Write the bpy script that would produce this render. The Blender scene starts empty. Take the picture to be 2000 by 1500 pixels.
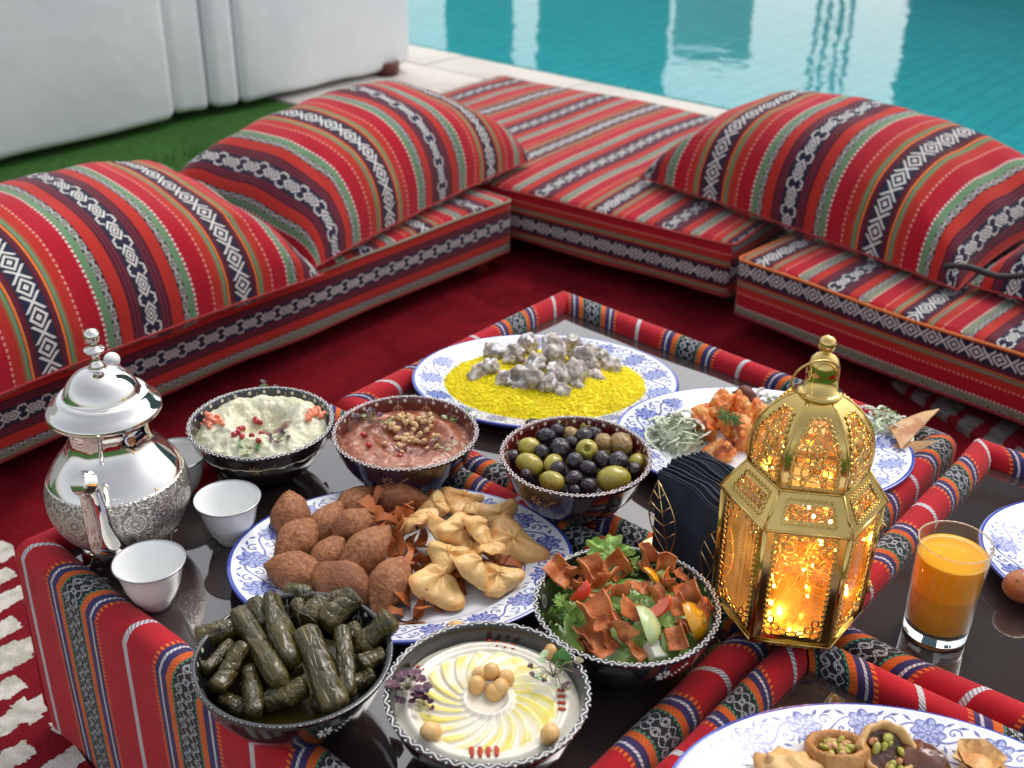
import bpy, math, random
from math import sin, cos, pi, radians, degrees, hypot, atan2, sqrt, floor, exp
from mathutils import Vector, Matrix, noise as mnoise
random.seed(7)
scene = bpy.context.scene
col = scene.collection

# ------------------------------------------------------------------ camera
CF, CP, CR = 2240.0, radians(28.4), radians(1.0)     # focal length in px of a 2000 px wide frame, pitch, roll
T = 0.26                                             # table top height
CAMZ = 1.0
_F = Vector((0, cos(CP), -sin(CP))); _R0 = Vector((1, 0, 0)); _U0 = _R0.cross(_F)
_R = _R0*cos(CR) + _U0*sin(CR); _U = -_R0*sin(CR) + _U0*cos(CR)
cam_d = bpy.data.cameras.new('camera'); cam = bpy.data.objects.new('camera', cam_d); col.objects.link(cam)
m = Matrix((_R, _U, -_F)).transposed().to_4x4(); m.translation = Vector((0, 0, CAMZ)); cam.matrix_world = m
cam_d.sensor_width = 36; cam_d.lens = 36*CF/2000.0; cam_d.clip_start = .02; cam_d.clip_end = 400
cam_d.dof.use_dof = True; cam_d.dof.focus_distance = 1.13; cam_d.dof.aperture_fstop = 7.0
scene.camera = cam

def W(px, py, z=T):
    """world point at height z seen at photo pixel px, py (used to measure where things stand)"""
    d = _F*CF + _R*(px-1000) - _U*(py-750)
    t = (z-CAMZ)/d.z
    return Vector((d.x*t, d.y*t, z))

# ------------------------------------------------------------------ light
world = bpy.data.worlds.new('World'); scene.world = world; world.use_nodes = True
wt = world.node_tree; bg = wt.nodes['Background']
sky = wt.nodes.new('ShaderNodeTexSky'); sky.sky_type = 'NISHITA'; sky.sun_disc = False
SUN_EL, SUN_ROT = radians(52), radians(35)
sky.sun_elevation = SUN_EL; sky.sun_rotation = SUN_ROT; sky.dust_density = 4.0; sky.air_density = 1.3; sky.ozone_density = 1.0
hs = wt.nodes.new('ShaderNodeHueSaturation'); hs.inputs['Saturation'].default_value = .32      # thin overcast
wt.links.new(sky.outputs[0], hs.inputs['Color']); wt.links.new(hs.outputs[0], bg.inputs[0]); bg.inputs[1].default_value = 0.15
sun_d = bpy.data.lights.new('sun', 'SUN'); sun_d.energy = 0.85; sun_d.angle = radians(35); sun_d.color = (1, .95, .88)
sun = bpy.data.objects.new('sun', sun_d); col.objects.link(sun)
sd = Vector((sin(SUN_ROT)*cos(SUN_EL), cos(SUN_ROT)*cos(SUN_EL), sin(SUN_EL)))
sun.rotation_euler = sd.to_track_quat('Z', 'Y').to_euler(); sun.location = (0, 0, 8)
vs = scene.view_settings
vs.view_transform = 'Standard'; vs.look = 'None'; vs.gamma = 1; vs.use_curve_mapping = False; vs.exposure = 0.68
scene.cycles.max_bounces = 10; scene.cycles.transparent_max_bounces = 16
scene.cycles.caustics_reflective = False; scene.cycles.sample_clamp_indirect = 4

# ------------------------------------------------------------------ object helpers
def tag(o, label=None, cat=None, group=None, kind=None):
    if label: o['label'] = label
    if cat: o['category'] = cat
    if group: o['group'] = group
    if kind: o['kind'] = kind
    return o
def thing(name, label, cat, loc=(0, 0, 0), rz=0, group=None):
    o = bpy.data.objects.new(name, None); col.objects.link(o)
    o.location = loc; o.rotation_euler = (0, 0, rz); o.empty_display_size = .02
    return tag(o, label, cat, group)
def link(name, me, parent=None, loc=None, rot=None, scale=None):
    o = bpy.data.objects.new(name, me); col.objects.link(o)
    if parent is not None: o.parent = parent
    if loc is not None: o.location = loc
    if rot is not None: o.rotation_euler = rot
    if scale is not None: o.scale = scale
    return o
class MB:
    def __init__(s): s.v = []; s.f = []; s.uv = []; s.mi = []
    def add(s, vs, fs, uvs=None, mi=0):
        b = len(s.v); s.v += [tuple(p) for p in vs]
        for k, f in enumerate(fs):
            s.f.append([b+i for i in f]); s.mi.append(mi)
            s.uv.append([uvs[i] for i in f] if uvs else None)
        return s
    def mesh(s, name, mats, smooth=True):
        me = bpy.data.meshes.new(name); me.from_pydata(s.v, [], s.f)
        if not isinstance(mats, (list, tuple)): mats = [mats]
        for mm in mats: me.materials.append(mm)
        if any(u for u in s.uv):
            l = me.uv_layers.new(name='UVMap'); flat = []
            for f, u in zip(s.f, s.uv):
                if u is None: flat += [0, 0]*len(f)
                else:
                    for a in u: flat += [a[0], a[1]]
            l.data.foreach_set('uv', flat)
        me.polygons.foreach_set('material_index', s.mi)
        me.polygons.foreach_set('use_smooth', [smooth]*len(s.f))
        me.update(); return me
    def build(s, name, mats, parent=None, smooth=True, **k): return link(name, s.mesh(name, mats, smooth), parent, **k)

def grid(mb, fn, nu, nv, closed_u=False, closed_v=False, uvf=None, mi=0, skip=None):
    """fn(i/nu, j/nv) -> point"""
    cu = nu if closed_u else nu+1; cv = nv if closed_v else nv+1
    vs = []; uvs = []
    for i in range(nu+1):
        for j in range(nv+1):
            a, b = i/nu, j/nv
            vs.append(fn(a, b)); uvs.append(uvf(a, b) if uvf else (a, b))
    fs = []
    for i in range(nu):
        for j in range(nv):
            if skip and skip((i+.5)/nu, (j+.5)/nv): continue
            fs.append([i*(nv+1)+j, (i+1)*(nv+1)+j, (i+1)*(nv+1)+j+1, i*(nv+1)+j+1])
    if closed_u or closed_v:   # weld by index
        rep = {}
        for i in range(nu+1):
            for j in range(nv+1):
                ii = 0 if (closed_u and i == nu) else i; jj = 0 if (closed_v and j == nv) else j
                rep[i*(nv+1)+j] = ii*(nv+1)+jj
        b = len(mb.v); used = {}; nvs = []
        for k in range(len(vs)):
            if rep[k] == k: used[k] = len(nvs); nvs.append(vs[k])
        mb.v += [tuple(p) for p in nvs]
        for f in fs:
            mb.f.append([b+used[rep[q]] for q in f]); mb.mi.append(mi); mb.uv.append([uvs[q] for q in f])
    else: mb.add(vs, fs, uvs, mi)
    return mb
def lathe(mb, prof, n=48, sx=1, sy=1, mi=0, caps=True, rf=None, uscale=1.0):
    """prof list of (r,z); rf(theta,k)-> radius factor"""
    L = [0]
    for k in range(1, len(prof)): L.append(L[-1]+hypot(prof[k][0]-prof[k-1][0], prof[k][1]-prof[k-1][1]))
    def fn(a, b):
        k = int(round(b*(len(prof)-1))); r, z = prof[k]; th = a*2*pi
        q = rf(th, k) if rf else 1
        return (r*q*sx*cos(th), r*q*sy*sin(th), z)
    grid(mb, fn, n, len(prof)-1, closed_u=True, uvf=lambda a, b: (a*uscale, L[int(round(b*(len(prof)-1)))]), mi=mi)
    b0 = len(mb.v)-n*len(prof)
    if caps:
        for k in (0, len(prof)-1):
            if prof[k][0] > 1e-6:
                ids = [b0+i*len(prof)+k for i in range(n)]
                if k != 0: ids = ids[::-1]
                mb.f.append(ids[::-1] if k == 0 else ids[::-1]); mb.mi.append(mi); mb.uv.append(None)
    return mb
def tube(mb, pts, r, n=6, closed=False, mi=0, flat=1.0, caps=True):
    pts = [Vector(p) for p in pts]; N = len(pts)
    if N < 2: return mb
    rr = r if isinstance(r, (list, tuple)) else [r]*N
    tg = []
    for i in range(N):
        if closed: t = pts[(i+1) % N]-pts[i-1]
        else: t = pts[min(i+1, N-1)]-pts[max(i-1, 0)]
        tg.append(t.normalized() if t.length > 1e-9 else Vector((0, 0, 1)))
    up = Vector((0, 0, 1)) if abs(tg[0].z) < .9 else Vector((1, 0, 0))
    nrm = (up-tg[0]*up.dot(tg[0])).normalized(); rings = []; vs = []
    for i in range(N):
        if i:
            nrm = (nrm-tg[i]*nrm.dot(tg[i]))
            nrm = nrm.normalized() if nrm.length > 1e-6 else Vector((1, 0, 0))
        bn = tg[i].cross(nrm)
        for k in range(n):
            a = 2*pi*k/n; vs.append(pts[i]+nrm*(cos(a)*rr[i]*flat)+bn*(sin(a)*rr[i]))
    fs = []; M = N if closed else N-1
    for i in range(M):
        for k in range(n):
            a = i*n+k; b = i*n+(k+1) % n; j = (i+1) % N
            fs.append([a, b, j*n+(k+1) % n, j*n+k])
    if not closed and caps: fs.append(list(range(n))[::-1]); fs.append([(N-1)*n+k for k in range(n)])
    mb.add(vs, fs, mi=mi); return mb
def boxm(mb, c, s, M=None, mi=0):
    vs = []
    for x in (-.5, .5):
        for y in (-.5, .5):
            for z in (-.5, .5):
                p = Vector((c[0]+x*s[0], c[1]+y*s[1], c[2]+z*s[2])); vs.append(M @ p if M else p)
    mb.add(vs, [[0, 1, 3, 2], [4, 6, 7, 5], [0, 4, 5, 1], [2, 3, 7, 6], [0, 2, 6, 4], [1, 5, 7, 3]], mi=mi); return mb
def rbox(mb, L, D, H, r, uvf, nl=24, nd=14, puff=0, z0=0, mi=0, wob=0, seed=0):
    """rounded box, x in +-L/2, y in +-D/2, z z0..z0+H; uvf(p, n) -> uv"""
    def axis(h, n):
        e = [-h, -h+r*.12, -h+r*.3, -h+r*.6, -h+r]
        return e+[-h+r+(2*h-2*r)*k/n for k in range(1, n)]+[-x for x in e[::-1]]
    X, Y, Z = axis(L/2, nl), axis(D/2, nd), axis(H/2, 3)
    def push(p):
        q = Vector((max(-L/2+r, min(L/2-r, p.x)), max(-D/2+r, min(D/2-r, p.y)), max(-H/2+r, min(H/2-r, p.z))))
        d = p-q
        if d.length > 1e-9:
            mx = max(abs(d.x), abs(d.y), abs(d.z)); d = d.normalized()*mx; p2 = q+d
        else: p2 = p.copy()
        if puff and p.z > 0:
            f = max(0, 1-(2*p.x/L)**4)*max(0, 1-(2*p.y/D)**4); p2.z += puff*f
        if wob:
            w = mnoise.noise(Vector((p.x*5+seed, p.y*5, p.z*5)))*wob
            p2 += Vector((w*.5, w*.5, w))
        return p2
    for ax, A, B, sgn in (('z', X, Y, 1), ('z', X, Y, -1), ('y', X, Z, 1), ('y', X, Z, -1), ('x', Y, Z, 1), ('x', Y, Z, -1)):
        vs = []; uvs = []
        for a in A:
            for b in B:
                if ax == 'z': p = Vector((a, b, sgn*H/2)); n = Vector((0, 0, sgn))
                elif ax == 'y': p = Vector((a, sgn*D/2, b)); n = Vector((0, sgn, 0))
                else: p = Vector((sgn*L/2, a, b)); n = Vector((sgn, 0, 0))
                q = push(p); uvs.append(uvf(q, n)); q.z += H/2+z0; vs.append(q)
        nb = len(B); fs = []
        for i in range(len(A)-1):
            for j in range(nb-1):
                f = [i*nb+j, (i+1)*nb+j, (i+1)*nb+j+1, i*nb+j+1]
                flip = (sgn < 0) ^ (ax == 'y')
                fs.append(f[::-1] if flip else f)
        mb.add(vs, fs, uvs, mi)
    return mb
def ico(sub=2):
    import bmesh
    bm = bmesh.new(); bmesh.ops.create_icosphere(bm, subdivisions=sub, radius=1)
    vs = [v.co.copy() for v in bm.verts]; fs = [[v.index for v in f.verts] for f in bm.faces]; bm.free(); return vs, fs
ICO = {k: ico(k) for k in (1, 2, 3, 4)}
def blob(mb, fn, sub=3, mi=0):
    vs, fs = ICO[sub]; mb.add([fn(v.copy()) for v in vs], fs, mi=mi); return mb
def fbm(p, o=3):
    s = 0; a = 1
    for k in range(o): s += a*mnoise.noise(p); p = p*2.1+Vector((3.1, 1.7, 5.2)); a *= .5
    return s

# ------------------------------------------------------------------ node expression helper
class X:
    """a scalar socket (or number) in a node tree, with arithmetic"""
    def __init__(s, nt, v): s.nt = nt; s.v = v
    def _m(s, op, *a, clamp=False):
        n = s.nt.nodes.new('ShaderNodeMath'); n.operation = op; n.use_clamp = clamp
        for i, q in enumerate((s,)+a):
            q = q.v if isinstance(q, X) else q
            if isinstance(q, (int, float)): n.inputs[i].default_value = q
            else: s.nt.links.new(q, n.inputs[i])
        return X(s.nt, n.outputs[0])
    def __add__(s, o): return s._m('ADD', o)
    __radd__ = __add__
    def __sub__(s, o): return s._m('SUBTRACT', o)
    def __rsub__(s, o): return (s*-1)+o
    def __mul__(s, o): return s._m('MULTIPLY', o)
    __rmul__ = __mul__
    def __truediv__(s, o): return s._m('DIVIDE', o)
    def abs(s): return s._m('ABSOLUTE')
    def lt(s, o): return s._m('LESS_THAN', o)
    def gt(s, o): return s._m('GREATER_THAN', o)
    def sin(s): return s._m('SINE')
    def cos(s): return s._m('COSINE')
    def frac(s): return s._m('FRACT')
    def floor(s): return s._m('FLOOR')
    def pp(s, o=1.0): return s._m('PINGPONG', o)
    def min(s, o): return s._m('MINIMUM', o)
    def max(s, o): return s._m('MAXIMUM', o)
    def sqrt(s): return s._m('SQRT')
    def pow(s, o): return s._m('POWER', o)
    def at2(s, o): return s._m('ARCTAN2', o)
    def hyp(s, o): return (s*s+o*o).sqrt()
    def cl(s): return s._m('ADD', 0.0, clamp=True)
    def ss(s, a, b):
        n = s.nt.nodes.new('ShaderNodeMapRange'); n.interpolation_type = 'SMOOTHSTEP'
        s.nt.links.new(s.v, n.inputs[0]); n.inputs[1].default_value = a; n.inputs[2].default_value = b
        return X(s.nt, n.outputs[0])
    def near(s, c, w): return (s-c).abs().lt(w)
def c4(c): return (c[0], c[1], c[2], 1.0)
def fres(b, ior=1.5, normal=None):
    """Fresnel-like weight that is the same from both sides of a thin sheet"""
    lw = b.nt.nodes.new('ShaderNodeLayerWeight'); lw.inputs[0].default_value = .5
    if normal is not None: b.nt.links.new(normal, lw.inputs['Normal'])
    f0 = ((ior-1)/(ior+1))**2
    return X(b.nt, lw.outputs['Facing']).pow(5)*(1-f0)+f0
class NB:
    """node material builder"""
    def __init__(s, name):
        s.m = bpy.data.materials.new(name); s.m.use_nodes = True; s.nt = s.m.node_tree
        s.b = s.nt.nodes['Principled BSDF']; s.out = s.nt.nodes['Material Output']
    def uv(s):
        n = s.nt.nodes.new('ShaderNodeUVMap'); q = s.nt.nodes.new('ShaderNodeSeparateXYZ'); s.nt.links.new(n.outputs[0], q.inputs[0])
        return X(s.nt, q.outputs[0]), X(s.nt, q.outputs[1])
    def coord(s, kind='Object'):
        n = s.nt.nodes.new('ShaderNodeTexCoord'); return n.outputs[kind]
    def xyz(s, kind='Object'):
        q = s.nt.nodes.new('ShaderNodeSeparateXYZ'); s.nt.links.new(s.coord(kind), q.inputs[0])
        return [X(s.nt, q.outputs[i]) for i in range(3)]
    def wpos(s):
        g = s.nt.nodes.new('ShaderNodeNewGeometry'); q = s.nt.nodes.new('ShaderNodeSeparateXYZ'); s.nt.links.new(g.outputs['Position'], q.inputs[0])
        return [X(s.nt, q.outputs[i]) for i in range(3)]
    def noise(s, scale, detail=3, kind='Object', rough=.5, dist=0, rnd=False, vec=None):
        n = s.nt.nodes.new('ShaderNodeTexNoise'); n.inputs['Scale'].default_value = scale; n.inputs['Detail'].default_value = detail
        n.inputs['Roughness'].default_value = rough; n.inputs['Distortion'].default_value = dist
        c = vec if vec is not None else s.coord(kind)
        if rnd:
            oi = s.nt.nodes.new('ShaderNodeObjectInfo'); ad = s.nt.nodes.new('ShaderNodeVectorMath'); ad.operation = 'ADD'
            mu = s.nt.nodes.new('ShaderNodeMath'); mu.operation = 'MULTIPLY'; mu.inputs[1].default_value = 7.3
            s.nt.links.new(oi.outputs['Random'], mu.inputs[0]); s.nt.links.new(c, ad.inputs[0]); s.nt.links.new(mu.outputs[0], ad.inputs[1]); c = ad.outputs[0]
        s.nt.links.new(c, n.inputs['Vector']); return X(s.nt, n.outputs[0])
    def vor(s, scale, feat='F1', kind='Object', out=0, vec=None):
        n = s.nt.nodes.new('ShaderNodeTexVoronoi'); n.feature = feat; n.inputs['Scale'].default_value = scale
        s.nt.links.new(vec if vec is not None else s.coord(kind), n.inputs['Vector']); return X(s.nt, n.outputs[out])
    def vec(s, x, y, z=0.0):
        n = s.nt.nodes.new('ShaderNodeCombineXYZ')
        for i, q in enumerate((x, y, z)):
            if isinstance(q, X): s.nt.links.new(q.v, n.inputs[i])
            else: n.inputs[i].default_value = q
        return n.outputs[0]
    def ramp(s, x, stops, mode='CONSTANT'):
        n = s.nt.nodes.new('ShaderNodeValToRGB'); cr = n.color_ramp; cr.interpolation = mode
        cr.elements[0].position = stops[0][0]; cr.elements[0].color = c4(stops[0][1])
        cr.elements[1].position = stops[1][0]; cr.elements[1].color = c4(stops[1][1])
        for p, c in stops[2:]: e = cr.elements.new(p); e.color = c4(c)
        s.nt.links.new(x.v, n.inputs[0]); return n.outputs[0]
    def mix(s, f, a, b, op='MIX'):
        n = s.nt.nodes.new('ShaderNodeMix'); n.data_type = 'RGBA'; n.blend_type = op; n.clamp_factor = True
        if isinstance(f, X): s.nt.links.new(f.v, n.inputs[0])
        else: n.inputs[0].default_value = f
        for i, c in ((6, a), (7, b)):
            if isinstance(c, tuple): n.inputs[i].default_value = c4(c)
            else: s.nt.links.new(c, n.inputs[i])
        return n.outputs[2]
    def color(s, c):
        if isinstance(c, tuple): s.b.inputs['Base Color'].default_value = c4(c)
        else: s.nt.links.new(c, s.b.inputs['Base Color'])
        return s
    def set(s, **k):
        for a, v in k.items():
            a = {'rough': 'Roughness', 'metal': 'Metallic', 'ior': 'IOR', 'spec': 'Specular IOR Level', 'coat': 'Coat Weight', 'coatr': 'Coat Roughness',
                 'sss': 'Subsurface Weight', 'sssr': 'Subsurface Scale', 'trans': 'Transmission Weight', 'sheen': 'Sheen Weight', 'alpha': 'Alpha', 'aniso': 'Anisotropic'}[a]
            if isinstance(v, X): s.nt.links.new(v.v, s.b.inputs[a])
            else: s.b.inputs[a].default_value = v
        return s
    def bump(s, h, strength=.3, dist=.001):
        n = s.nt.nodes.new('ShaderNodeBump'); n.inputs['Strength'].default_value = strength; n.inputs['Distance'].default_value = dist
        s.nt.links.new(h.v, n.inputs['Height']); s.nt.links.new(n.outputs[0], s.b.inputs['Normal'])
        if 'Coat Normal' in s.b.inputs and s.b.inputs['Coat Weight'].default_value > 0: pass
        return s
def mat(name, c, c2=None, scale=60, rough=.5, metal=0, bump=0, bscale=400, bdist=.001, coat=0, sss=0, spec=.5, lo=.4, hi=.62, detail=4, dark=None, dscale=30, trans=0, rv=.0, sssr=.01):
    b = NB(name)
    if c2 is not None:
        cc = b.mix(b.noise(scale, detail, rnd=True).ss(lo, hi), c, c2)
        if dark: cc = b.mix(b.noise(dscale, 3, rnd=True).ss(.52, .7), cc, dark)
        b.color(cc)
    else: b.color(c)
    b.set(rough=rough, metal=metal, spec=spec)
    if coat: b.set(coat=coat, coatr=.12)
    if sss:
        b.set(sss=sss, sssr=sssr); b.b.inputs['Subsurface Radius'].default_value = (1, .6, .35)
    if rv: b.set(rough=b.noise(bscale*.3, 3, rnd=True)*rv+(rough-rv*.5))
    if bump: b.bump(b.noise(bscale, 4, rnd=True), bump, bdist)
    return b.m
# ------------------------------------------------------------------ fabric materials
RED = (.40, .007, .020); ORED = (.44, .026, .018); MAR = (.085, .010, .020); NAVY = (.016, .020, .045); GRN = (.13, .25, .13)
ORG = (.72, .17, .035); BRN = (.30, .10, .045); WHT = (.66, .64, .60); BLK = (.018, .016, .018); PNK = (.70, .30, .22); OLV = (.17, .19, .10)
HALF = .135; SEAT_K = .135/.160; FACE_K = .135/.145
def sadu_material(name, green=GRN, orange=ORG, olive=BRN):
    """woven stripes; uv.x runs across the stripes in metres, uv.y along them"""
    b = NB(name); u, v = b.uv()
    wv = b.noise(9, 2, 'UV')
    u2 = u+(wv-.5)*.0016
    h = (u2/HALF).pp(1.0)
    base = b.ramp(h, [(0, NAVY), (.105, MAR), (.130, (.16, .02, .05)), (.140, MAR), (.158, orange), (.182, BLK), (.190, green), (.220, olive), (.245, ORED),
                      (.325, RED), (.505, RED), (.545, green), (.612, BLK), (.676, ORED), (.795, MAR), (.830, (.17, .025, .05)), (.840, MAR), (.870, (.17, .025, .05)), (.880, MAR), (.902, NAVY)])
    # big lozenge and cross band
    def motif(bb, P, k=1.0, seed=0, th=1.0):
        q = ((v/P+seed).frac()-.5).abs()*2
        d = bb+q*1.25*k
        ring = d.near(.74, .145*th); core = d.lt(.30*th)
        x = ((1-q)*1.35-bb*.95).abs().lt(.15*th)*bb.lt(.97)*q.gt(.42)
        tri = (bb+(1-q)*2.2).near(1.0, .0)
        return (ring+core+x).min(1)
    bA = h/.102
    mA = motif(bA, .037)*bA.lt(.97)
    bB = (1-h)/.092
    qb = ((v/.038).frac()-.5).abs()*2
    dB = bB+qb*1.15
    mB = (dB.lt(.2)+dB.near(.45, .10)+dB.near(.86, .13)*(bB.lt(.62))+(((1-qb)+bB*.45).near(.62, .07))*bB.gt(.45)+(((1-qb)*1.3+(bB-.95).abs()).lt(.28))).min(1)*bB.lt(.97)
    bS = (h-.643).abs()/.034
    mS = motif(bS, .0185, .85, 0, .72)*bS.lt(1.0)
    dots = (h.near(.342, .010)*((v/.0075).frac().lt(.58)))
    dots2 = (h.near(.535, .011)*((v/.0068).frac().lt(.55)))
    wmask = (mA+mB+mS+dots2).min(1)
    fuzz = b.noise(700, 2, 'UV')*.5+.72
    c = b.mix(wmask*fuzz.min(1), base, WHT); c = b.mix(dots*.9, c, PNK)
    c = b.mix(b.noise(6, 3, 'UV').ss(.35, .75)*.18, c, (.10, .02, .02), 'MIX')
    b.color(c); b.set(rough=.93, spec=.15, sheen=.12)
    weave = ((u*2600).sin()*.5+(v*2600).sin()*.5)*.5+b.noise(300, 3, 'UV')*1.2+wmask*.6
    b.bump(weave, .35, .0008)
    return b.m
M_sadu = sadu_material('sadu_weave')
M_sadu_seat = sadu_material('sadu_weave_seat', (.20, .24, .15), (.55, .13, .04), (.25, .08, .045))

TH = .096
def cover_material():
    b = NB('table_cover_weave'); u, v = b.uv()
    u2 = u+(b.noise(7, 2, 'UV')-.5)*.003
    h = (u2/TH).pp(1.0)
    R2 = (.46, .008, .018); NV = (.030, .032, .12); DG = (.010, .020, .024)
    base = b.ramp(h, [(0, R2), (.47, (.30, .02, .02)), (.525, NV), (.70, (.70, .13, .02)), (.795, (.06, .16, .10)), (.81, DG)])
    cord = h.lt(.036)
    tw = ((u*1100+v*1500).sin()*.5+.5)
    cord2 = h.near(.60, .018)
    dash = h.near(.495, .026)*((v/.0052).frac().lt(.5))
    og = h.near(.745, .047)*((u*900-v*1700).sin().gt(.35))
    # white lace motif on the dark band
    bb = (1-h)/.19; P = .021
    q = ((v/P).frac()-.5).abs()*2
    wavy = (bb-(.42+.28*((v*(2*pi/P)).cos()))).abs().lt(.065)
    wav2 = (bb-(.42-.28*((v*(2*pi/P)).cos()))).abs().lt(.05)
    ring = (bb*.9).hyp(q*.95).near(.20, .06)
    ring2 = ((bb-.45).hyp((1-q)*.9)).near(.20, .055)
    mot = (wavy+wav2+ring+ring2).min(1)*bb.lt(.86)*((u*3000).sin().gt(-.55))
    gd = h.near(.822, .008)*((v/.005).frac().lt(.5))
    c = b.mix(dash, base, (.80, .16, .03)); c = b.mix(og*.45, c, (.38, .05, .01)); c = b.mix(gd, c, (.08, .35, .22))
    wm = (cord+cord2).min(1)
    c = b.mix(wm, c, (.62, .60, .62)); c = b.mix(wm*tw.lt(.30)*.75, c, (.16, .12, .16)); c = b.mix(mot*.85, c, (.60, .60, .62))
    c = b.mix(b.noise(40, 3, 'UV').ss(.35, .8)*.25, c, (.14, .005, .008))
    b.color(c); b.set(rough=.88, spec=.2, sheen=.1)
    rib = (u*(2*pi/.0020)).sin()*.55*(1-wm)+wm*(1.8+tw*.8)+mot*.7+b.noise(500, 2, 'UV')*.5
    b.bump(rib, .55, .0007)
    return b.m
M_cover = cover_material()

# ------------------------------------------------------------------ setting materials
def deck_mat():
    b = NB('pool_deck_stone'); x, y, z = b.wpos()
    c = b.mix(b.noise(3, 5).ss(.35, .7), (.62, .58, .52), (.52, .48, .43)); c = b.mix(b.noise(60, 3).ss(.5, .7)*.4, c, (.45, .42, .38))
    b.color(c).set(rough=.75); b.bump(b.noise(120, 4), .2, .002); return b.m
M_deck = deck_mat()
def grass_mat():
    b = NB('lawn_green'); c = b.mix(b.noise(40, 4).ss(.35, .65), (.035, .12, .02), (.06, .17, .03)); c = b.mix(b.noise(4, 3).ss(.4, .7)*.5, c, (.03, .10, .02))
    b.color(c).set(rough=.9, spec=.2); b.bump(b.noise(300, 4), .9, .01); return b.m
M_grass = grass_mat()
def blade_mat():
    b = NB('grass_blades'); oi = b.noise(30, 3)
    b.color(b.mix(oi.ss(.35, .65), (.05, .17, .025), (.10, .26, .05))).set(rough=.6, spec=.3); return b.m
M_blade = blade_mat()
def carpet_mat():
    b = NB('maroon_carpet'); c = b.mix(b.noise(7, 6, rough=.65, dist=.6).ss(.35, .65), (.165, .008, .013), (.090, .004, .008)); c = b.mix(b.noise(60, 4).ss(.55, .7)*.5, c, (.20, .014, .02)); c = b.mix(b.noise(500, 2).ss(.4, .7)*.35, c, (.22, .008, .014))
    b.color(c).set(rough=1.0, spec=.03); b.bump(b.noise(700, 3), .6, .003); return b.m
M_carpet = carpet_mat()
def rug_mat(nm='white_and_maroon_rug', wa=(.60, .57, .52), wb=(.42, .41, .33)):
    b = NB(nm); x, y, z = b.wpos()
    a = radians(50); s = x*cos(a)+y*sin(a); t = y*cos(a)-x*sin(a)      # s runs with the long bars
    ed = (b.noise(55, 3)-.5)*.018+(b.noise(260, 2)-.5)*.006
    t2 = t+ed; s2 = s+ed
    row = (t2/.052).floor(); f = (t2/.052).frac()
    k = (s2/.19+(row*.37)).frac(); st = ((s2/.047).floor()*.5).frac()
    bar = f.near(.5, .29)*(k.gt(.16))
    step = (((s2/.065).floor()+row)*.5).frac().lt(.3)*f.near(.5, .45)*k.lt(.55)
    wh = (bar+step*((row*.5).frac().lt(.3))).min(1)
    red = b.mix(b.noise(400, 2).ss(.4, .7), (.16, .006, .012), (.22, .012, .02))
    white = b.mix(b.noise(35, 5).ss(.45, .62), wa, wb)
    white = b.mix(b.noise(25, 5).ss(.60, .72)*.5, white, (.25, .25, .16))
    b.color(b.mix(wh, red, white)).set(rough=.95, spec=.1)
    b.bump(wh*1.3+b.noise(420, 4)*.9, .9, .004); return b.m
M_rug = rug_mat(); M_rug_shaded = rug_mat('white_and_maroon_rug_shaded', (.20, .18, .17), (.12, .11, .10))  # second copy has its whites darkened to paint in the shade of the gap
def tile_mat():
    b = NB('pool_tiles'); x, y, z = b.wpos()
    a = radians(-38.8); s = x*cos(a)+y*sin(a); t = y*cos(a)-x*sin(a)
    P = .15
    g = ((s/P).frac().lt(.10)+(t/P).frac().lt(.10)).min(1)
    cell = b.vec((s/P).floor(), (t/P).floor(), 0)
    wn = b.nt.nodes.new('ShaderNodeTexWhiteNoise'); wn.noise_dimensions = '2D'; b.nt.links.new(cell, wn.inputs['Vector'])
    c = b.mix(X(b.nt, wn.outputs[0]), (.07, .60, .65), (.10, .70, .73)); c = b.mix(g, c, (.04, .40, .48))
    b.color(c).set(rough=.4); return b.m
M_tile = tile_mat()
def water_mat():
    b = NB('pool_water'); nt = b.nt; nt.nodes.remove(b.b)
    fr = nt.nodes.new('ShaderNodeFresnel'); fr.inputs[0].default_value = 1.36
    gl = nt.nodes.new('ShaderNodeBsdfGlossy'); gl.inputs['Roughness'].default_value = .015
    tr = nt.nodes.new('ShaderNodeBsdfTransparent'); tr.inputs[0].default_value = (.62, .97, .98, 1)
    mx = nt.nodes.new('ShaderNodeMixShader'); bp = nt.nodes.new('ShaderNodeBump'); bp.inputs['Strength'].default_value = .5; bp.inputs['Distance'].default_value = .006
    h = b.noise(2.6, 3)*1.0+b.noise(11, 3)*.22
    nt.links.new(h.v, bp.inputs['Height']); nt.links.new(bp.outputs[0], gl.inputs['Normal']); nt.links.new(bp.outputs[0], fr.inputs['Normal'])
    nt.links.new(fr.outputs[0], mx.inputs[0]); nt.links.new(tr.outputs[0], mx.inputs[1]); nt.links.new(gl.outputs[0], mx.inputs[2]); nt.links.new(mx.outputs[0], b.out.inputs[0])
    return b.m
M_water = water_mat()
M_vinyl = mat('white_upholstery', (.82, .83, .84), (.79, .80, .82), 3, rough=.42, bump=.5, bscale=7, bdist=.012)
M_mahog = mat('mahogany_foot', (.13, .02, .012), (.07, .012, .008), 30, rough=.3)
M_wallw = mat('white_render_wall', (.80, .80, .80), (.72, .72, .73), 1.5, rough=.8)
M_darkfac = mat('dark_glazing', (.09, .17, .19), (.06, .12, .14), 1, rough=.12)
M_louvre = mat('dark_louvre', (.06, .05, .05), rough=.5)
M_leafy = mat('far_tree_leaves', (.05, .10, .05), (.03, .06, .03), 3, rough=.8)

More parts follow.
